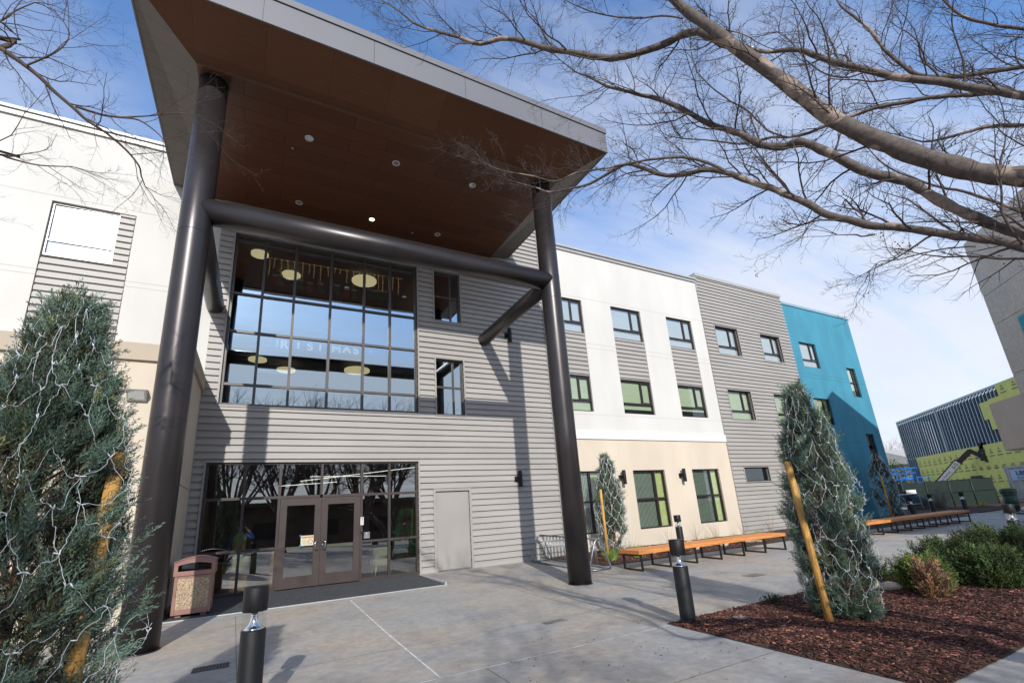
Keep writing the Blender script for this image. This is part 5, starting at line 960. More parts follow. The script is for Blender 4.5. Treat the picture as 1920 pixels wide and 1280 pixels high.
# ------------------------------------------------------------------ concrete building at the right
U = Vector((-0.76, -0.65, 0)).normalized(); V_ = Vector((0.65, -0.76, 0)).normalized()
t = empty('concrete_building', (27.4, 6.37, 0), 'grey precast concrete panel building at the right edge with a teal window', 'building')
def q3(u, v, z): p = U*u+V_*v; return (p.x, p.y, z)
m_teal = mat('teal_metal', (0.02, 0.22, 0.28), 0.35, 0.2, 0.05)
mb = MB()
def obox(mb_, u0, u1, v0, v1, z0, z1):
    a = [q3(u0, v0, z0), q3(u1, v0, z0), q3(u1, v1, z0), q3(u0, v1, z0), q3(u0, v0, z1), q3(u1, v0, z1), q3(u1, v1, z1), q3(u0, v1, z1)]; k = len(mb_.v); mb_.v += a
    for f in ((0,3,2,1),(4,5,6,7),(0,1,5,4),(1,2,6,5),(2,3,7,6),(3,0,4,7)): mb_.f.append(tuple(k+i for i in f)); mb_.m.append(0); mb_.sm.append(0)
zs = [-0.2, 2.8, 5.82, 7.98, 9.30, 11.9]
for a, b in zip(zs, zs[1:]): obox(mb, 0, 6.2, 0, 16, a+0.01, b-0.01)
mb.build('precast_wall', m_panelc, t); mb = MB(); obox(mb, 0.03, 6.1, 0.03, 15.9, -0.2, 11.85); mb.build('panel_joint', m_jointd, t)
mb = MB(); obox(mb, 1.45, 3.6, -0.03, 0.02, 6.35, 7.85); wn = mb.build('window', m_wframe, t); mb = MB(); obox(mb, 1.53, 3.52, -0.04, -0.03, 6.43, 7.77); mb.build('pane', m_teal, wn)
# rounded projecting canopy slab
mb = MB(); pl = []; uc0, uc1, vo_ = 2.6, 6.2, -2.9; r_ = 1.6
for k in range(13): a = math.pi/2*k/12; pl.append((uc0+r_-r_*math.cos(a), vo_+r_-r_*math.sin(a)))
pl = [(uc0, 0.0)]+pl+[(uc1, vo_), (uc1, 0.0)]
P2 = [(U*a+V_*b) for a, b in pl]; mb.prism([(p.x, p.y) for p in P2], 'z', 2.62, 4.22); mb.build('projecting_canopy', mat('taupe_stucco', (0.36, 0.33, 0.31), 0.85, 0, 0.06, 1), t)
# ------------------------------------------------------------------ construction site far right
FC = Vector((75, 29.3, 0)); t = empty('construction_building', tuple(FC), 'unfinished steel stud building part covered with yellow sheathing', 'building')
m_stud = mat('steel_stud', (0.22, 0.30, 0.36), 0.4, 0.4, 0.05); m_yel = mat('yellow_sheathing', (0.56, 0.58, 0.16), 0.8, 0, 0.06, 1.5); m_dk2 = mat('dark_building_core', (0.045, 0.055, 0.07), 0.9, 0, 0.3, 1)
HT = 10.0; LN = 40
for i in range(66):
    u = 0.25+i*0.6; mb = MB(); zb = 5.0 if u > 3 else 0; obox(mb, u-0.06, u+0.06, -0.02, 0.15, zb, HT-0.2); mb.build('stud', m_stud, t)
mb = MB(); obox(mb, 0, LN, -0.03, 0.2, HT-0.2, HT); obox(mb, 0, 0.2, -0.03, 0.2, 0, HT-0.2); obox(mb, 10.6, 10.8, -0.04, 0.2, 5, HT-.2); obox(mb, 13.3, 13.5, -0.04, 0.2, 5, HT-.2)
for z in (5.0,): obox(mb, 0.2, LN, 0.05, 0.1, z, z+0.1)
mb.build('steel_track', m_stud, t)
mb = MB(); obox(mb, 0.3, LN, 3.5, 3.6, 0, HT-.3); obox(mb, 0.3, LN, 0.3, 3.5, 4.7, 4.95); obox(mb, .3, LN, .3, 12, HT-.3, HT-.22); mb.build('core', m_dk2, t)
for i in range(26): mb = MB(); obox(mb, -0.05, 0.12, 0.4+i*0.45, 0.5+i*0.45, 0, HT-.2)if i else obox(mb, -0.05, 0.12, 0.4, 0.5, 0, HT-.2); mb.build('stud', m_stud, t) if i % 2 == 0 and i < 20 else None
mb = MB(); obox(mb, 3.0, 13.7, -0.10, -0.04, 0.0, 5.05); obox(mb, 13.7, 15.9, -0.10, -0.04, 2.3, 5.05); obox(mb, 15.9, LN, -0.10, -0.04, 0, 5.05); obox(mb, 19.3, LN, -0.10, -0.04, 5.05, 8.75) if False else None
obox(mb, 22.5, LN, -0.10, -0.04, 8.9, 9.95); obox(mb, 19.3, 20.8, -0.10, -0.04, 7.2, 8.8); obox(mb, 20.0, 22.2, -0.10, -0.04, 6.2, 7.2); obox(mb, 20.8, LN, -0.10, -0.04, 7.2, 8.9)
SH = mb; r = random.Random(3)
class Mk:
    def poly(s, pts): SH.poly(pts, 1)
    def quad(s, *a): SH.quad(*a, 1)
mb = Mk()
def mark(u, z, up=1):
    def tri(a): mb.poly([q3(*p) for p in a])
    s_ = 0.26; tri([(u-s_, -0.11, z), (u+s_*0.0, -0.11, z), (u-s_*.5, -0.11, z+s_*.8*up)]); tri([(u, -0.11, z), (u+s_, -0.11, z), (u+s_*.5, -0.11, z+s_*.8*up)]); tri([(u-s_*.5, -0.11, z+s_*.95*up), (u+s_*.5, -0.11, z+s_*.95*up), (u, -0.11, z+s_*1.7*up)])
    mb.quad(q3(u-.42, -.11, z-.28), q3(u+.42, -.11, z-.28), q3(u+.42, -.11, z-.19), q3(u-.42, -.11, z-.19))
for z in (0.55, 1.85, 3.1, 4.2):
    u = 3.6
    while u < 34: 
        if not (13.5 < u < 16.1 and z < 2.5): mark(u, z, -1 if (z == 3.1 and u > 15) else 1)
        u += 1.25
for u in (23.3, 24.9, 26.5, 28.1): mark(u, 9.3)
for z in (7.8,): mark(21.5, z); mark(23.2, z)
SH.build('yellow_sheathing', [m_yel, mat('grey_print', (0.10, 0.13, 0.06), 0.8, 0, 0)], t, fix=False)
mb = MB(); obox(mb, 13.7, 15.9, -0.02, 0.3, 0, 2.3); mb.build('door_opening', m_dk2, t)
mb = MB(); obox(mb, 0.5, 1.3, -0.04, 0.0, 5.6, 7.0); mb.build('window_opening', m_black, t)
# green screened site fence
t = empty('site_fence', (39.5, 16.2, 0), 'chain link fence with dark green privacy mesh and a small pale sign', 'fence')
m_gm = glass_mat('x', (0, 0, 0)); m_gm = bpy.data.materials.new('green_mesh'); m_gm.use_nodes = True; a_ = m_gm.node_tree; p_ = a_.nodes['Principled BSDF']; p_.inputs['Base Color'].default_value = (0.006, 0.018, 0.014, 1); p_.inputs['Roughness'].default_value = 0.8; p_.inputs['Alpha'].default_value = 0.93
m_post = mat('fence_post', (0.04, 0.055, 0.05), 0.5, 0.5, 0)
F0 = Vector((0, 0, 0)); F1 = Vector((8.0, -2.2, 0)); r = random.Random(4)
seg = []
for i in range(17): f = i/16; p = F0+(F1-F0)*f; seg.append((p, 1.93+0.05*math.sin(i*1.6)-.05*math.sin(f*3.1)))
mb = MB()
for (p, h1), (q, h2) in zip(seg, seg[1:]): mb.quad((p.x, p.y, .05), (q.x, q.y, .05), (q.x, q.y, h2), (p.x, p.y, h1))
p = F1; q = Vector((12, 6, 0)); mb.quad((p.x, p.y, .05), (q.x, q.y, .05), (q.x, q.y, 1.95), (p.x, p.y, 1.95)); mb.build('mesh_panel', m_gm, t, fix=False)
for i in range(5):
    p = F0+(F1-F0)*(i/4); mb = MB(); mb.tube([(p.x, p.y-.04, 0), (p.x, p.y-.04, 2.0)], .03, 8); mb.build('post', m_post, t)
mb = MB(); mb.tube([(F0.x, F0.y-.04, 1.1), (F1.x, F1.y-.04, 1.1)], .015, 6); mb.build('rail', m_post, t)
mb = MB(); mb.quad((0.15, -.12, 1.15), (1.0, -.35, 1.15), (1.0, -.35, 1.42), (.15, -.12, 1.42)); mb.build('sign', m_soilw, t)
# telehandler
t = empty('telehandler', (62, 22, 0), 'telescopic handler with white and black boom raised behind the green fence', 'telehandler')
m_or = mat('orange_paint', (0.75, 0.10, 0.02), 0.45, 0, 0.05); m_cr = mat('cream_paint', (0.72, 0.68, 0.58), 0.45, 0, 0.04)
def Q(x, y, z): return (x-62, y-22, z)
e0 = Vector((0, 1.2, 0.7)); e1 = Vector((0, -1.85, 3.72)); e2 = Vector((0, -2.95, 4.68)); e3 = Vector((0, -3.75, 3.95))
mb = MB(); mb.bar(tuple(e0), tuple(e1), .34, .52); mb.build('boom', m_cr, t); mb = MB(); mb.bar(tuple(e0+Vector((.0, .26, .25))), tuple(e1+Vector((0, .2, .26))), .36, .05); mb.bar(tuple(e1+Vector((0, .22, .28))), tuple(e1+Vector((0, -.22, -.22))), .40, .07); mb.build('boom_edge', m_black, t)
mb = MB(); mb.bar(tuple(e1), tuple(e2), .26, .40); mb.bar(tuple(e2+Vector((0, .1, .05))), tuple(e3), .24, .36); mb.build('inner_boom', mat('dark_boom', (0.035, 0.02, 0.022), 0.5, 0.2, 0), t)
mb = MB(); mb.box(-.5, .5, -5.0, -3.9, 3.45, 3.62); mb.box(-.5, .5, -4.6, -3.6, 3.62, 4.0); mb.bar((0, -3.7, 3.9), (0, -4.6, 4.3), .9, .4); mb.bar((0, -3.9, 4.25), (0, -4.5, 5.3), 1.0, .10); mb.bar((0, -4.5, 5.3), (0, -4.9, 3.6), 1.0, .12); mb.bar((-.4, -3.62, 4.3), (-.4, -4.2, 5.25), .1, .25); mb.bar((.4, -3.62, 4.3), (.4, -3.9, 5.25), .1, .25); mb.box(-.45, .45, -4.35, -3.75, 4.75, 5.3)
mb.build('fork_carriage', m_black, t); mb = MB(); mb.bar((-.3, -4.7, 3.58), (-.3, -6.6, 3.9), .12, .08); mb.bar((.3, -4.7, 3.58), (.3, -6.6, 3.9), .12, .08); mb.build('fork', m_steel, t)
mb = MB(); mb.box(-1.1, 1.1, -1.2, 2.6, .7, 1.5); mb.box(-1.0, .0, .2, 1.5, 1.5, 1.95); mb.build('chassis', m_or, t, bevel=.08); 
for sx in (-1, 1):
    for yy in (-.6, 2.0): mb = MB(); mb.tube([(sx*1.0, yy, .62), (sx*1.35, yy, .62)], .62, 24); mb.build('wheel', m_black, t)
ang = math.atan2(e1.z-e0.z, e0.y-e1.y)
def boomtext(s_, f, size, m_): 
    p = e0+(e1-e0)*f; o = text_obj('lettering', s_, size, m_, t, (-0.176, p.y, p.z)); 
    X = Vector((0, -1, 0)).lerp(Vector((0, 0, 1)), 0); dx = (e1-e0).normalized(); nz_ = Vector((-1, 0, 0)); dy = nz_.cross(dx); o.rotation_euler = Matrix((dx, dy, nz_)).transposed().to_euler()
mb = MB(); a1 = e0+(e1-e0)*.30; a2 = e0+(e1-e0)*.78; mb.bar(tuple(a1+Vector((-.172, 0, 0))), tuple(a2+Vector((-.172, 0, 0))), .006, .28); mb.build('decal', m_soilw, t)
boomtext('United Rentals', .53, .30, mat('navy_print', (0.01, 0.02, 0.10), .5, 0, 0)); boomtext('JLG', .89, .42, m_black)
# blue scissor lift
t = empty('scissor_lift', (54, 21.9, 0), 'blue scissor lift parked between the teal bay and the fence', 'lift'); m_bl = mat('blue_paint', (0.02, 0.17, 0.55), 0.4, 0, 0.05)
mb = MB(); mb.box(-1.2, 1.2, -.9, .9, .35, .95); mb.build('chassis', m_bl, t, bevel=.04)
mb = MB()
for k in range(3):
    z0 = 1.0+k*.42
    for sy in (-.7, .7): mb.bar((-1.1, sy, z0), (1.1, sy, z0+.4), .08, .12); mb.bar((-1.1, sy+.1, z0+.4), (1.1, sy+.1, z0), .08, .12)
mb.build('scissor_arms', mat('yellow_green_paint', (0.55, 0.50, 0.05), .5, 0, 0), t)
mb = MB(); mb.box(-1.25, 1.25, -.9, .9, 2.25, 2.4); 
for z in (2.85, 3.3): mb.box(-1.25, 1.25, -.9, -.84, z, z+.07); mb.box(-1.25, 1.25, .84, .9, z, z+.07); mb.box(-1.25, -1.19, -.84, .84, z, z+.07); mb.box(1.19, 1.25, -.84, .84, z, z+.07)
for x in (-1.2, 0, 1.2):
    for y in (-.87, .87): mb.box(x-.03, x+.03, y-.03, y+.03, 2.4, 3.3)
mb.build('platform', m_bl, t)
for sx in (-.85, .85):
    for sy in (-.95, .95): mb = MB(); mb.tube([(sx, sy-.1, .3), (sx, sy+.1, .3)], .3, 20); mb.build('wheel', m_black, t)
t = empty('scissor_lift', (50.5, 19.6, 0), 'second blue lift, lowered, close behind the fence corner', 'lift'); 
mb = MB(); mb.box(-1.1, 1.1, -.6, .6, .3, .9); mb.box(-1.1, 1.1, -.6, .6, 1.35, 1.45); mb.build('chassis', m_bl, t, bevel=.03); mb = MB()
for x in (-1.05, 0, 1.05):
    for y in (-.57, .57): mb.box(x-.03, x+.03, y-.03, y+.03, 1.45, 2.4)
for z in (1.9, 2.35):
    for y in (-.57, .57): mb.box(-1.05, 1.05, y-.026, y+.026, z, z+.06)
mb.build('guard_rail', m_bl, t); mb = MB()
for sy in (-.5, .5): mb.bar((-1, sy, .9), (1, sy, 1.3), .07, .08); mb.bar((-1, sy+.08, 1.3), (1, sy+.08, .9), .07, .08)
mb.build('scissor_arms', m_steel, t)
# container
t = empty('shipping_container', (51.0, 14.07, 0), 'grey corrugated site container with a pale blue lettered sign', 'container')
m_ct = mat('container_grey', (0.50, 0.49, 0.44), 0.6, 0.1, 0.1, 2)
cu = Vector((-0.25, -0.97, 0)).normalized(); cv = Vector((0.97, -0.25, 0)).normalized()
def c3_(a, b, z): p = cu*a+cv*b; return (p.x, p.y, z)
mb = MB(); n = 44; L_ = 6.2
for i in range(n):
    a0 = L_*i/n; a1 = L_*(i+1)/n; b0 = 0.05 if (i//2) % 2 else 0.0; b1 = b0 if i % 2 == 0 else (0.0 if b0 else 0.05)
    mb.quad(c3_(a0, b0, .15), c3_(a1, b1, .15), c3_(a1, b1, 2.55), c3_(a0, b0, 2.55))
for (a, b, c, d, e, f) in ((-.08, 0, -.04, .12, 0, 2.62), (0, L_, -.04, .1, 2.55, 2.70), (0, L_, -.04, .1, 0, .15)):
    pts = [c3_(a, c, e), c3_(b, c, e), c3_(b, d, e), c3_(a, d, e), c3_(a, c, f), c3_(b, c, f), c3_(b, d, f), c3_(a, d, f)]; k = len(mb.v); mb.v += pts
    for ff in ((0,3,2,1),(4,5,6,7),(0,1,5,4),(1,2,6,5),(2,3,7,6),(3,0,4,7)): mb.f.append(tuple(k+i for i in ff)); mb.m.append(0); mb.sm.append(0)
mb.quad(c3_(0, .1, 2.6), c3_(L_, .1, 2.6), c3_(L_, 2.4, 2.6), c3_(0, 2.4, 2.6)); mb.quad(c3_(0, .1, 0), c3_(0, 2.4, 0), c3_(0, 2.4, 2.6), c3_(0, .1, 2.6)); mb.build('container_wall', m_ct, t, fix=False)
mb = MB(); mb.quad(c3_(.25, -.06, 1.62), c3_(3.4, -.06, 1.62), c3_(3.4, -.06, 2.38), c3_(.25, -.06, 2.38)); sg = mb.build('sign', mat('pale_blue_board', (.45, .58, .75), .6, 0, 0), t, fix=False)
rz = math.atan2(cu.y, cu.x)
for s_, a, z, sz_, m_ in (('LBD', .95, 2.13, .42, mat('teal_print', (.0, .10, .12), .5, 0, 0)), ('COM', 2.3, 2.13, .36, mat('pale_print', (.25, .33, .45), .5, 0, 0)), ('SUITE', .85, 1.80, .22, MATS['pale_print']), ('88', 2.2, 1.80, .34, m_black)):
    p = c3_(a, -.075, z); text_obj('lettering', s_, sz_, m_, t, p, (math.pi/2, 0, rz), bold=.012)
# green bin and table by the right bollard
t = empty('refuse_bin', (38.2, 10.75, gz(10.7)), 'green round refuse bin on the paving at the right edge', 'litter bin'); m_gb = mat('dark_green_plastic', (0.015, 0.05, 0.025), .5, 0, .1)
mb = MB(); mb.lathe((0, 0, 0), [(.27, .15), (.31, 1.0)], 24); mb.build('body', m_gb, t); mb = MB(); mb.lathe((0, 0, 0), [(.34, 1.0), (.35, 1.05), (.35, 1.22), (.25, 1.3)], 24); mb.build('lid', m_gb, t); mb = MB(); mb.lathe((0, 0, 0), [(.345, .98), (.345, 1.0)], 24, cap=False); mb.build('rim_band', m_steel, t); mb = MB(); mb.lathe((0, 0, 0), [(.2, 0), (.2, .15)], 16); mb.build('base', m_black, t)
t = empty('picnic_table', (36.4, 9.6, gz(9.6)), 'dark green steel table with curved bench legs at the right edge', 'table')
mb = MB(); mb.lathe((0.2, 0, 0), [(.6, .72), (.6, .75)], 24); mb.build('tabletop', m_gb, t); mb = MB(); mb.box(-1.15, 1.15, .55, .85, .43, .46); mb.build('seat', m_gb, t); mb = MB(); mb.box(-1.15, 1.15, -.85, -.55, .43, .46); mb.build('seat', m_gb, t)
for sx in (-.7, .7): mb = MB(); mb.tube([(sx, -.7, .43), (sx, -.62, .15), (sx, -.45, .05), (sx, .45, .05), (sx, .62, .15), (sx, .7, .43)], .03, 8); mb.build('leg', m_black, t)
mb = MB(); mb.tube([(0.2, 0, .02), (.2, 0, .72)], .05, 10); mb.build('pedestal', m_black, t)
# white rail (low barrier) and bare shrub in front of the fence
t = empty('pipe_rail', (37.2, 15.1, 0), 'pale pipe rail standing past the teal corner', 'rail'); mb = MB(); mb.tube([(-.95, .3, 0), (-.95, .3, 1.08), (-.85, .27, 1.17), (.75, -.25, 1.17), (.85, -.28, 1.08), (.95, -.3, 0)], .028, 8); mb.tube([(-.95, .3, .55), (.9, -.29, .55)], .02, 8); mb.build('rail_frame', mat('pale_pipe', (.5, .5, .48), .4, .2, 0), t)
T_ = Twigs(77); r = random.Random(8)
for k in range(46): a = r.uniform(0, 6.28); T_.grow(Vector((r.gauss(0, .08), r.gauss(0, .08), 0)), Vector((math.cos(a)*.45, math.sin(a)*.45, 1)), r.uniform(1.1, 1.9), .012, 1, .1, (4, 2))
o = T_.mb.build('bare_shrub', mat('grey_stems', (.17, .13, .115), .9, 0, .2), fix=False, loc=(39.6, 14.4, 0)); tag(o, 'bare grey stemmed shrub in front of the green fence', 'shrub')
tuft(43.2, 13.6, .02, .35, 60, 'yellow weeds at the foot of the green fence', mat('yellow_weed', (.5, .42, .05), .8, 0, 0), seed=99, group=None, cat='plant', name='weed_clump', wd=.02)
# distant house, trees
t = empty('far_house', (98, 39.5, 0), 'low pale grey building with brown roof beyond the teal bay', 'building')
mb = MB(); mb.box(-5, 22, -5, 6, 0, 5.2); mb.build('wall', mat('pale_green_wall', (.38, .42, .40), .8, 0, .05), t); mb = MB(); mb.prism([(-6, 5.2), (7, 5.2), (6.5, 5.6), (.5, 8.0), (-5.5, 5.5)], 'x', -6, 23); mb.build('roof', mat('grey_roof', (.36, .36, .34), .8, 0, .1), t)
mb = MB(); mb.box(-6, 20, -8.5, -5.02, 0, 3.2); mb.prism([(-9, 3.2), (-5.02, 3.2), (-5.02, 4.2)], 'x', -6.5, 20); mb.build('porch', mat('brown_porch', (.26, .21, .17), .8, 0, .1), t)
va2 = vase_tree('distant_tree', (108, 48, 0), 12.5, 61, 'pinkish bare tree above the far house roof', 'distant trees', m1=m_twig, m2=mat('pink_twigs', (.36, .24, .22), .9, 0, .2), kids=(6, 3), nl=14, w=.9)
o = copy_tree(va2); o.location = (118, 43, 0); o.rotation_euler = (0, 0, 2); o['label'] = 'second bare tree, partly behind the stud building'
def leafy(name, loc, R, H, n, label, m_, seed):
    global rng; rng = np.random.default_rng(seed); t = empty(name, loc, label, 'tree', 'distant trees'); d = rng.normal(size=(n, 3)); d /= np.linalg.norm(d, axis=1, keepdims=True); r_ = rng.uniform(.45, 1, n)**.6*(1+.2*np.sin(d[:, 0]*5+d[:, 2]*4))
    pos = d*r_[:, None]*np.array([R, R, H*.42])+np.array([0, 0, H*.58]); Mx = frames(pos, d+rng.normal(0, .5, (n, 3)), rng.uniform(.2, .5, n)*R*.35); b = rng.uniform(.5, 1.5, n)
    soup('crown', [(-.3, 0, 0), (.3, 0, 0), (.2, .1, .6), (-.2, .1, .6)], [(0, 1, 2, 3)], Mx, np.stack([b, b, b], 1), m_, t); mb = MB(); mb.tube([(0, 0, 0), (0, 0, H*.6)], [R*.12, R*.05], 8); mb.build('trunk', m_twig, t)
leafy('conifer_tree', (76, 31.5, 0), 1.6, 5.2, 1500, 'olive green tree beside the stud building corner', mat('olive_leaf', (.17, .20, .03), .8, 0, 0, attr='tone'), 5)
leafy('leafy_bush', (70, 29.3, 0), 2.3, 2.9, 1400, 'yellow green bush behind the blue lift', mat('lime_leaf', (.24, .25, .04), .8, 0, 0, attr='tone'), 6)
# ------------------------------------------------------------------ things indoors
m_disc = mat('lit_disc', (1, .9, .65), .5, 0, 0, emit=(1, .80, .45), estr=0.95)
for (x, y, z, r, lb) in ((-.48, 15.73, 10.5, .27, 'leftmost glowing ceiling disc behind the top window row'), (.57, 16.84, 10.5, .32, 'middle glowing ceiling disc behind the top window row'), (3.12, 16.36, 10.5, .46, 'largest glowing ceiling disc behind the top window row'), (-.28, 15.9, 6.8, .27, 'left glowing disc of the lower ceiling'), (.61, 16.8, 6.8, .3, 'middle glowing disc of the lower ceiling'), (2.9, 16.2, 6.8, .44, 'large glowing disc of the lower ceiling')):
    t = empty('ceiling_lamp', (x, y, z), lb, 'lamp', 'round ceiling lamps behind the big window'); mb = MB(); mb.lathe((0, 0, 0), [(r, 0), (r, .06)], 40); mb.build('lamp_shade', m_disc, t); mb = MB(); mb.tube([(0, 0, .06), (0, 0, .24)], .008, 6); mb.build('cord', m_black, t)
m_red = mat('red_felt', (.55, .03, .03), .9, 0, 0, emit=(.5, .03, .02), estr=.10); m_grn = mat('green_felt', (.02, .22, .09), .9, 0, 0, emit=(.02, .22, .09), estr=.12); m_wht = mat('white_felt', (.75, .75, .72), .9, 0, 0, emit=(.7, .7, .68), estr=.22)
for m_ in (m_red, m_grn, m_wht):
    m_.node_tree.nodes['Principled BSDF'].inputs['Emission Strength'].default_value = 0
for i, (x, z, c_) in enumerate(((.05, 9.08, 'red'), (.17, 9.10, 'green'), (.76, 9.06, 'green'), (1.06, 9.0, 'red'), (1.37, 9.04, 'green'), (1.88, 9.08, 'green'), (2.2, 9.0, 'red'), (2.43, 9.0, 'green'), (2.95, 9.12, 'green'), (3.10, 9.10, 'green'), (3.27, 9.12, 'green'), (3.47, 9.14, 'green'))):
    pos_ = ('first', 'second', 'third', 'fourth', 'fifth', 'sixth', 'seventh', 'eighth', 'ninth', 'tenth', 'eleventh', 'twelfth')[i]
    t = empty('christmas_stocking', (x, W+.30, z), pos_+' stocking from the left hung behind the window, '+c_, 'stocking', 'christmas stockings'); sgn = 1 if i % 3 else -1
    mb = MB(); mb.prism([(-.07, .05), (.07, .05), (.075*1, -.10), (.15*sgn if sgn > 0 else .07, -.17), (.12*sgn if sgn > 0 else .05, -.23), (-.05 if sgn > 0 else -.12, -.23), (-.075 if sgn > 0 else -.15, -.17)], 'y', -.015, .015); mb.build('sock', m_red if c_ == 'red' else m_grn, t); mb = MB(); mb.box(-.085, .085, -.022, .022, .05, .12); mb.build('cuff', m_wht, t)
mb = MB(); r = random.Random(12); x = -.15; m_ic = mat('icicle_lights', (1, .8, .5), .5, 0, 0, emit=(1, .58, .25), estr=1.1)
mb.tube([(-.25, W+.28, 9.74), (1.5, W+.28, 9.76), (4.1, W+.28, 9.82)], 0.0015, 4, caps=False)
while x < 4.1:
    l = r.choice([.18, .35, .5, .62]); z0 = 9.75+x*.015; mb.tube([(x, W+.28, z0), (x+.02, W+.28, z0-l*.5), (x-.01, W+.28, z0-l)], .0015, 4, caps=False)
    k = 0
    while k < l: mb.lathe((x+r.uniform(-.02, .02), W+.28, z0-k), [(.001, -.011), (.0065, 0), (.001, .011)], 5, cap=False); k += .065
    x += r.uniform(.13, .27)
o = mb.build('icicle_lights', m_ic, fix=False); tag(o, 'string of warm icicle lights hanging behind the upper window', 'string lights')
m_pap = mat('white_paper', (.85, .83, .86), .8, 0, 0, emit=(.85, .80, .90), estr=.0)
xs_ = (-.10, .13, .42, .81, 1.14, 1.44, 1.91, 2.23, 2.51)
for i, (ch, x) in enumerate(zip('CHRISTMAS', xs_)):
    o = text_obj('paper_letter', ch, .36, m_pap, None, (x, W+.145, 6.84+.006*i+(.02 if i % 2 else 0)), (math.pi/2, r.uniform(-.12, .12), 0), .003, bold=.016); tag(o, {0: 'white paper letter C', 1: 'white paper letter H', 2: 'white paper letter R', 3: 'white paper letter I', 4: 'first white paper letter S, after the I', 5: 'white paper letter T', 6: 'white paper letter M', 7: 'white paper letter A', 8: 'last white paper letter S, after the A'}[i]+' taped inside the big window', 'letter', 'paper letters on the window')
mb = MB()
for k in range(6): a = math.pi*k/3; mb.bar((0, 0, 0), (math.cos(a)*.15, 0, math.sin(a)*.15), .008, .035, up=(0, 1, 0)); 
o = mb.build('paper_snowflake', m_pap, loc=(2.97, W+.15, 6.93)); tag(o, 'white paper snowflake taped right of the window letters', 'snowflake')
# lobby: tree, armchair, desk, person, ceiling light lines
m_nee = mat('fir_needles', (.045, .15, .065), .85, 0, 0, attr='tone'); rng = np.random.default_rng(55); n = 2600; u = rng.uniform(0, 1, n)**.7; u = 1-u; a = rng.uniform(0, 6.28, n); lay = .75+.25*np.abs(np.sin(u*26)); rr = (1-u)*.62*lay*rng.uniform(.35, 1, n)+.03
pos = np.stack([rr*np.cos(a), rr*np.sin(a), .35+u*1.6], 1); d = np.stack([np.cos(a), np.sin(a), -.15+0*a], 1)+rng.normal(0, .3, (n, 3)); b = rng.uniform(.5, 1.5, n)
t = empty('christmas_tree', (4.55, 15.75, 0), 'dark green christmas tree with red ornaments inside the right storefront panes', 'tree'); soup('branches', SP[0][0], SP[0][1], frames(pos, d, .20*rng.uniform(.6, 1.2, n)), np.stack([b, b, b], 1), m_nee, t)
for k in range(7): mb = MB(); a = k*2.1; q = .35+.2*(k % 3); mb.lathe((math.cos(a-2)*(.5-.05*k), -abs(math.sin(a))*(.5-.05*k)-.05, .6+k*.17), [(.005, -.05), (.045, -.025), (.05, 0), (.045, .025), (.005, .05)], 12); mb.build('bauble', mat('red_bauble', (.65, .03, .02), .25, 0, 0), t)
mb = MB(); mb.tube([(0, 0, 0), (0, 0, 1.98)], [.05, .012], 8); mb.build('trunk', m_jtrunk, t)
m_cu = mat('tan_upholstery', (.38, .34, .24), .9, 0, .05); m_leg = mat('beech_leg', (.62, .45, .20), .5, 0, .05)
t = empty('tub_armchair', (3.62, 15.3, 0), 'pale tub armchair with beech legs inside the storefront', 'armchair'); mb = MB(); mb.tube([(0, 0, .28), (0, 0, .48)], .33, 28); mb.build('seat', m_cu, t, bevel=.02)
mb = MB()
for i in range(14):
    a0 = math.pi*(-.15)+math.pi*1.3*i/14; a1 = math.pi*(-.15)+math.pi*1.3*(i+1)/14
    for r0_ in (.37, .30): mb.quad((math.cos(a0)*r0_, math.sin(a0)*r0_, .30), (math.cos(a1)*r0_, math.sin(a1)*r0_, .30), (math.cos(a1)*r0_, math.sin(a1)*r0_, .78), (math.cos(a0)*r0_, math.sin(a0)*r0_, .78))
    mb.quad((math.cos(a0)*.37, math.sin(a0)*.37, .78), (math.cos(a1)*.37, math.sin(a1)*.37, .78), (math.cos(a1)*.30, math.sin(a1)*.30, .78), (math.cos(a0)*.30, math.sin(a0)*.30, .78))
mb.build('backrest', m_cu, t)
for sx in (-.2, .2):
    for sy in (-.2, .2): mb = MB(); mb.tube([(sx, sy, .28), (sx*1.25, sy*1.25, .0)], [.026, .016], 10); mb.build('leg', m_leg, t)
m_dw = mat('maple_veneer', (.42, .22, .08), .5, 0, .15, 4); m_dt = mat('pale_counter', (.55, .53, .48), .4, 0, .04)
t = empty('reception_desk', (-.2, 15.6, 0), 'maple reception desk with pale counter inside the left storefront panes', 'desk'); mb = MB(); mb.box(-1.1, .15, -.3, .3, .72, .76); mb.box(-1.1, .95, -.42, -.32, 1.0, 1.04); mb.build('counter', m_dt, t); mb = MB(); mb.box(.15, .95, -.32, .3, .0, .98); mb.box(-1.1, .15, -.32, -.28, .0, .70); mb.build('desk_body', m_dw, t); mb = MB(); mb.box(-.25, .62, -.36, -.325, .55, .88); mb.build('front_panel', mat('pale_green_panel', (.45, .47, .25), .6, 0, .03), t)
m_line = mat('white_light_line', (1, 1, 1), .5, 0, 0, emit=(1, .93, .80), estr=2.2)
for i, (a, b) in enumerate((((1.2, 16.0, 2.95), (4.8, 15.6, 3.3)), ((1.6, 17.2, 3.2), (4.0, 16.4, 3.1)), ((.6, 16.5, 2.85), (2.4, 16.6, 2.95)))):
    mb = MB(); mb.bar(a, b, .014, .014); o = mb.build('linear_lamp', m_line); tag(o, ('longest slanted light tube', 'short light tube crossing the long one', 'lowest light tube at the left of the zigzag')[i]+' under the lobby ceiling', 'lamp', 'zigzag light tubes in the lobby')
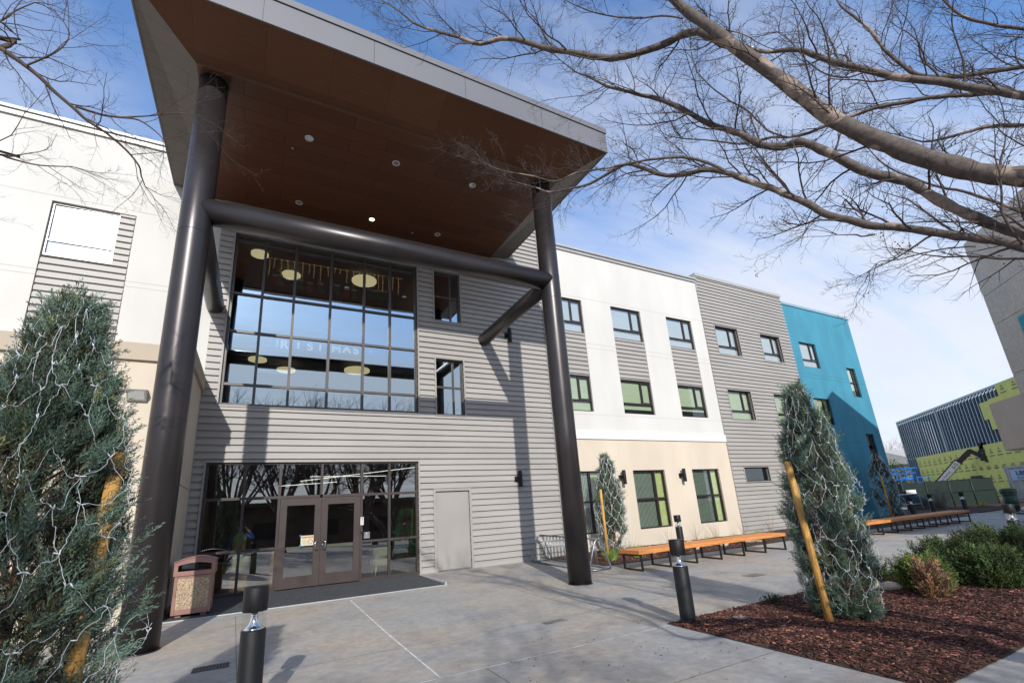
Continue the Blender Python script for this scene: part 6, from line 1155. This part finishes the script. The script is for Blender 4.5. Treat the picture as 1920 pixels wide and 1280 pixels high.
# person
def skin_body(name, verts, edges, radii, m_, parent, sub=2, root=0):
    me = bpy.data.meshes.new(name); me.from_pydata(verts, edges, []); o = bpy.data.objects.new(name, me); C.objects.link(o); mod = o.modifiers.new('s', 'SKIN')
    for i, r_ in enumerate(radii): me.skin_vertices[0].data[i].radius = r_ if isinstance(r_, tuple) else (r_, r_)
    me.skin_vertices[0].data[root].use_root = True; sb = o.modifiers.new('u', 'SUBSURF'); sb.levels = sub; sb.render_levels = sub
    dg = bpy.context.evaluated_depsgraph_get(); dg.update(); nm = bpy.data.meshes.new_from_object(o.evaluated_get(dg)); bpy.data.objects.remove(o); nm.name = name; nm.materials.clear()
    nm.materials.append(m_); nm.polygons.foreach_set('use_smooth', [True]*len(nm.polygons)); o = bpy.data.objects.new(name, nm); C.objects.link(o); o.parent = parent; return o
t = empty('person', (-.36, 16.25, 0), 'person in blue shirt and lime safety vest raising one arm behind the desk', 'person', rz=0.25)
V = [(0, 0, .95), (0, 0, 1.12), (0, .01, 1.32), (0, .01, 1.46), (0, 0, 1.54), (0, -.02, 1.63), (0, -.03, 1.72),
     (-.19, 0, 1.43), (-.27, -.02, 1.17), (-.25, -.14, .96), (-.24, -.20, .88), (.19, 0, 1.43), (.38, -.08, 1.32), (.22, -.18, 1.52), (.15, -.17, 1.60),
     (-.10, 0, .88), (-.11, 0, .48), (-.11, .02, .09), (-.12, -.12, .04), (.10, 0, .88), (.11, 0, .48), (.11, .02, .09), (.12, -.12, .04)]
E_ = [(0,1),(1,2),(2,3),(3,4),(4,5),(5,6),(3,7),(7,8),(8,9),(9,10),(3,11),(11,12),(12,13),(13,14),(0,15),(15,16),(16,17),(17,18),(0,19),(19,20),(20,21),(21,22)]
Rr = [(.16,.11),(.15,.105),(.17,.11),(.10,.08),.055,(.078,.092),(.072,.085),.062,.046,.037,.03,.062,.046,.037,.03,.088,.06,.042,.04,.088,.06,.042,.04]
bd = skin_body('body', V, E_, Rr, mat('skin', (.33, .19, .13), .6, 0, 0), t)
bd.data.materials.append(mat('blue_shirt', (.03, .10, .42), .9, 0, .05)); bd.data.materials.append(mat('dark_trousers', (.02, .025, .045), .9, 0, .05))
for p in bd.data.polygons:
    c = p.center
    if c.z < .98 and abs(c.x) < .215: p.material_index = 2
    elif c.z < 1.50 and not (c.z < .93): p.material_index = 1
def vest_ring(rx, ry, z, n=28, gap=.0): return [(math.cos(6.283*i/n)*rx, math.sin(6.283*i/n)*ry+.005, z) for i in range(n)]
mb = MB(); prof = [(.178, .135, .92), (.175, .130, 1.05), (.188, .135, 1.22), (.195, .135, 1.34), (.165, .115, 1.44), (.10, .085, 1.50)]
rings = [vest_ring(*p) for p in prof]; n = 28
for j in range(len(rings)-1):
    for i in range(n):
        ang_ = 6.283*(i+.5)/n
        if prof[j][2] > 1.25 and abs(math.cos(ang_)) > .88: continue
        mi = 1 if (j in (1,) or abs(abs(math.cos(ang_))-.55) < .10) else 0
        mb.quad(rings[j][i], rings[j][(i+1) % n], rings[j+1][(i+1) % n], rings[j+1][i], mi)
mb.build('safety_vest', [mat('lime_vest', (.35, .95, .08), .7, 0, 0), mat('orange_stripe', (.9, .55, .15), .5, 0, 0)], t, fix=False)
mb = MB(); mb.lathe((0, -.03, 1.70), [(.10, -.01), (.105, .03), (.085, .09), (.04, .12), (.001, .125)], 20); mb.build('hair', m_black, t)
for side, bx, by, bz_ in ((-1, -.24, -.20, .88), (1, .15, -.17, 1.60)):    # hands with fingers
    V2 = [(bx, by, bz_)]; E2 = []; R2 = [.03]
    if side < 0: dirs = [(-.022+.015*k, -.045, -.055-.008*(1 if k in (1, 2) else 0)) for k in range(4)]+[(.035, -.02, -.03)]
    else: dirs = [(-.045, -.022+.015*k, .05+.01*(1 if k in (1, 2) else 0)) for k in range(4)]+[(-.01, -.04, .03)]
    for k, d_ in enumerate(dirs):
        a = len(V2); V2.append((bx+d_[0]*.6, by+d_[1]*.6, bz_+d_[2]*.6)); V2.append((bx+d_[0]*1.3, by+d_[1]*1.3, bz_+d_[2]*1.2)); E2 += [(0, a), (a, a+1)]; R2 += [.010, .008]
    skin_body('hand', V2, E2, R2, MATS['skin'], t, 1)
mb = MB()
for sx in (-.028, .028): mb.lathe((sx, -.115, 1.665), [(.001, -.008), (.010, 0), (.001, .008)], 8)
mb.build('eye', m_black, t); mb = MB(); mb.prism([(-.118, 1.66), (-.142, 1.625), (-.115, 1.62)], 'x', -.012, .012); mb.build('nose', MATS['skin'], t); mb = MB(); mb.box(-.025, .025, -.112, -.105, 1.590, 1.600); mb.build('mouth', m_red, t); mb = MB(); mb.box(-.088, -.076, -.045, -.005, 1.63, 1.69); mb.box(.076, .088, -.045, -.005, 1.63, 1.69); mb.build('ear', MATS['skin'], t)
# signs and small devices at the doors
t = empty('door_sign', (1.33, W-.0, 1.20), 'pale paper notice with a red heading and prohibition ring on the left door', 'sign')
mb = MB(); mb.box(-.17, .17, 0.005, .012, -.13, .13); mb.build('paper', mat('cream_paper', (.62, .60, .42), .8, 0, 0), t); mb = MB(); mb.box(-.14, .14, .002, .005, .065, .105); mb.build('red_band', mat('red_print', (.45, .03, .03), .7, 0, 0), t)
text_obj('lettering', 'NO SMOKING', .038, MATS['cream_paper'], t, (0, .001, .085), ext=.0005)
mb = MB(); n = 24
for i in range(n): a0 = 6.283*i/n; a1 = 6.283*(i+1)/n; mb.quad((.07+math.cos(a0)*.065, .003, -.035+math.sin(a0)*.065), (.07+math.cos(a1)*.065, .003, -.035+math.sin(a1)*.065), (.07+math.cos(a1)*.05, .003, -.035+math.sin(a1)*.05), (.07+math.cos(a0)*.05, .003, -.035+math.sin(a0)*.05))
mb.bar((.03, .003, .005), (.11, .003, -.075), .002, .014, up=(0, 1, 0)); mb.build('prohibition_ring', MATS['red_print'], t, fix=False)
mb = MB(); 
for k in range(6): mb.box(-.145, -.025, .002, .005, .03-k*.024, .038-k*.024)
mb.build('print_lines', mat('grey_text', (.3, .32, .25), .8, 0, 0), t); mb = MB()
for sx in (-.18, .18):
    for sz_ in (-.13, .13): mb.box(sx-.025, sx+.025, .0, .004, sz_-.025, sz_+.025)
mb.build('blue_tape', mat('blue_tape', (.03, .15, .40), .6, 0, 0), t)
t = empty('access_plate', (2.93, W+.035, 1.22), 'grey push plate with a white wheelchair symbol beside the right door', 'sign'); mb = MB(); mb.box(-.085, .085, 0, .02, -.09, .09); mb.build('plate', m_steel, t); m_wp = mat('white_print', (.85, .85, .85), .6, 0, 0)
mb = MB(); mb.lathe((0, -.004, 0), [(.001, 0)], 3, cap=False) if False else None
def disc(cx, cz, r, y): n = 14; mb.poly([(cx+math.cos(6.283*i/n)*r, y, cz+math.sin(6.283*i/n)*r) for i in range(n)])
disc(-.008, .055, .014, -.004); mb.bar((-.008, -.004, .04), (-.004, -.004, -.008), .002, .014, up=(0, 1, 0)); mb.bar((-.004, -.004, -.008), (.035, -.004, -.010), .002, .012, up=(0, 1, 0)); mb.bar((.035, -.004, -.01), (.048, -.004, -.05), .002, .012, up=(0, 1, 0)); mb.bar((-.006, -.004, .022), (.028, -.004, .018), .002, .010, up=(0, 1, 0))
for i in range(15): a0 = 2.2+4.2*i/15; a1 = 2.2+4.2*(i+1)/15; mb.bar((-.006+math.cos(a0)*.04, -.004, -.022+math.sin(a0)*.04), (-.006+math.cos(a1)*.04, -.004, -.022+math.sin(a1)*.04), .002, .010, up=(0, 1, 0))
mb.build('wheelchair_symbol', m_wp, t, fix=False)
t = empty('door_intercom', (2.775, W-.0, 1.62), 'pale intercom panel with a dark lens on the storefront post', 'intercom'); mb = MB(); mb.box(-.045, .045, -.035, 0.001, -.11, .11); mb.build('housing', mat('pale_plastic', (.62, .62, .60), .5, 0, 0), t, bevel=.004); mb = MB(); mb.tube([(0, -.042, .07), (0, -.034, .07)], .018, 12); mb.build('lens', m_black, t)
mb = MB()
for k in range(4): mb.box(-.02, .02, -.038, -.035, .02-k*.03, .035-k*.03)
mb.build('buttons', MATS['grey_text'], t)
t = empty('door_keypad', (2.77, W-.0, 1.34), 'small black reader below the intercom', 'keypad'); mb = MB(); mb.box(-.03, .03, -.04, .001, -.05, .05); mb.build('housing', m_black, t, bevel=.006); mb = MB(); mb.box(-.015, .015, -.044, -.04, .01, .03); mb.build('indicator', m_steel, t)
t = empty('wall_outlet_box', (BX, 12.15, .62), 'small dark outlet box low on the beige return wall behind the litter bin', 'outlet'); mb = MB(); mb.box(0, .05, -.07, .07, -.09, .09); mb.build('box', m_black, t, bevel=.006); mb = MB(); mb.box(.05, .056, -.05, .05, -.07, .07); mb.build('cover', m_frame, t)
t = empty('pipe_outlet', (22.35, W-.036, .85), 'small round pipe outlet low on the grey bay', 'pipe'); mb = MB(); mb.tube([(0, -.06, 0), (0, 0, 0)], .06, 16); mb.build('flange', m_steel, t); mb = MB(); mb.tube([(0, -.07, 0), (0, -.061, 0)], .035, 12); mb.build('opening', m_black, t)
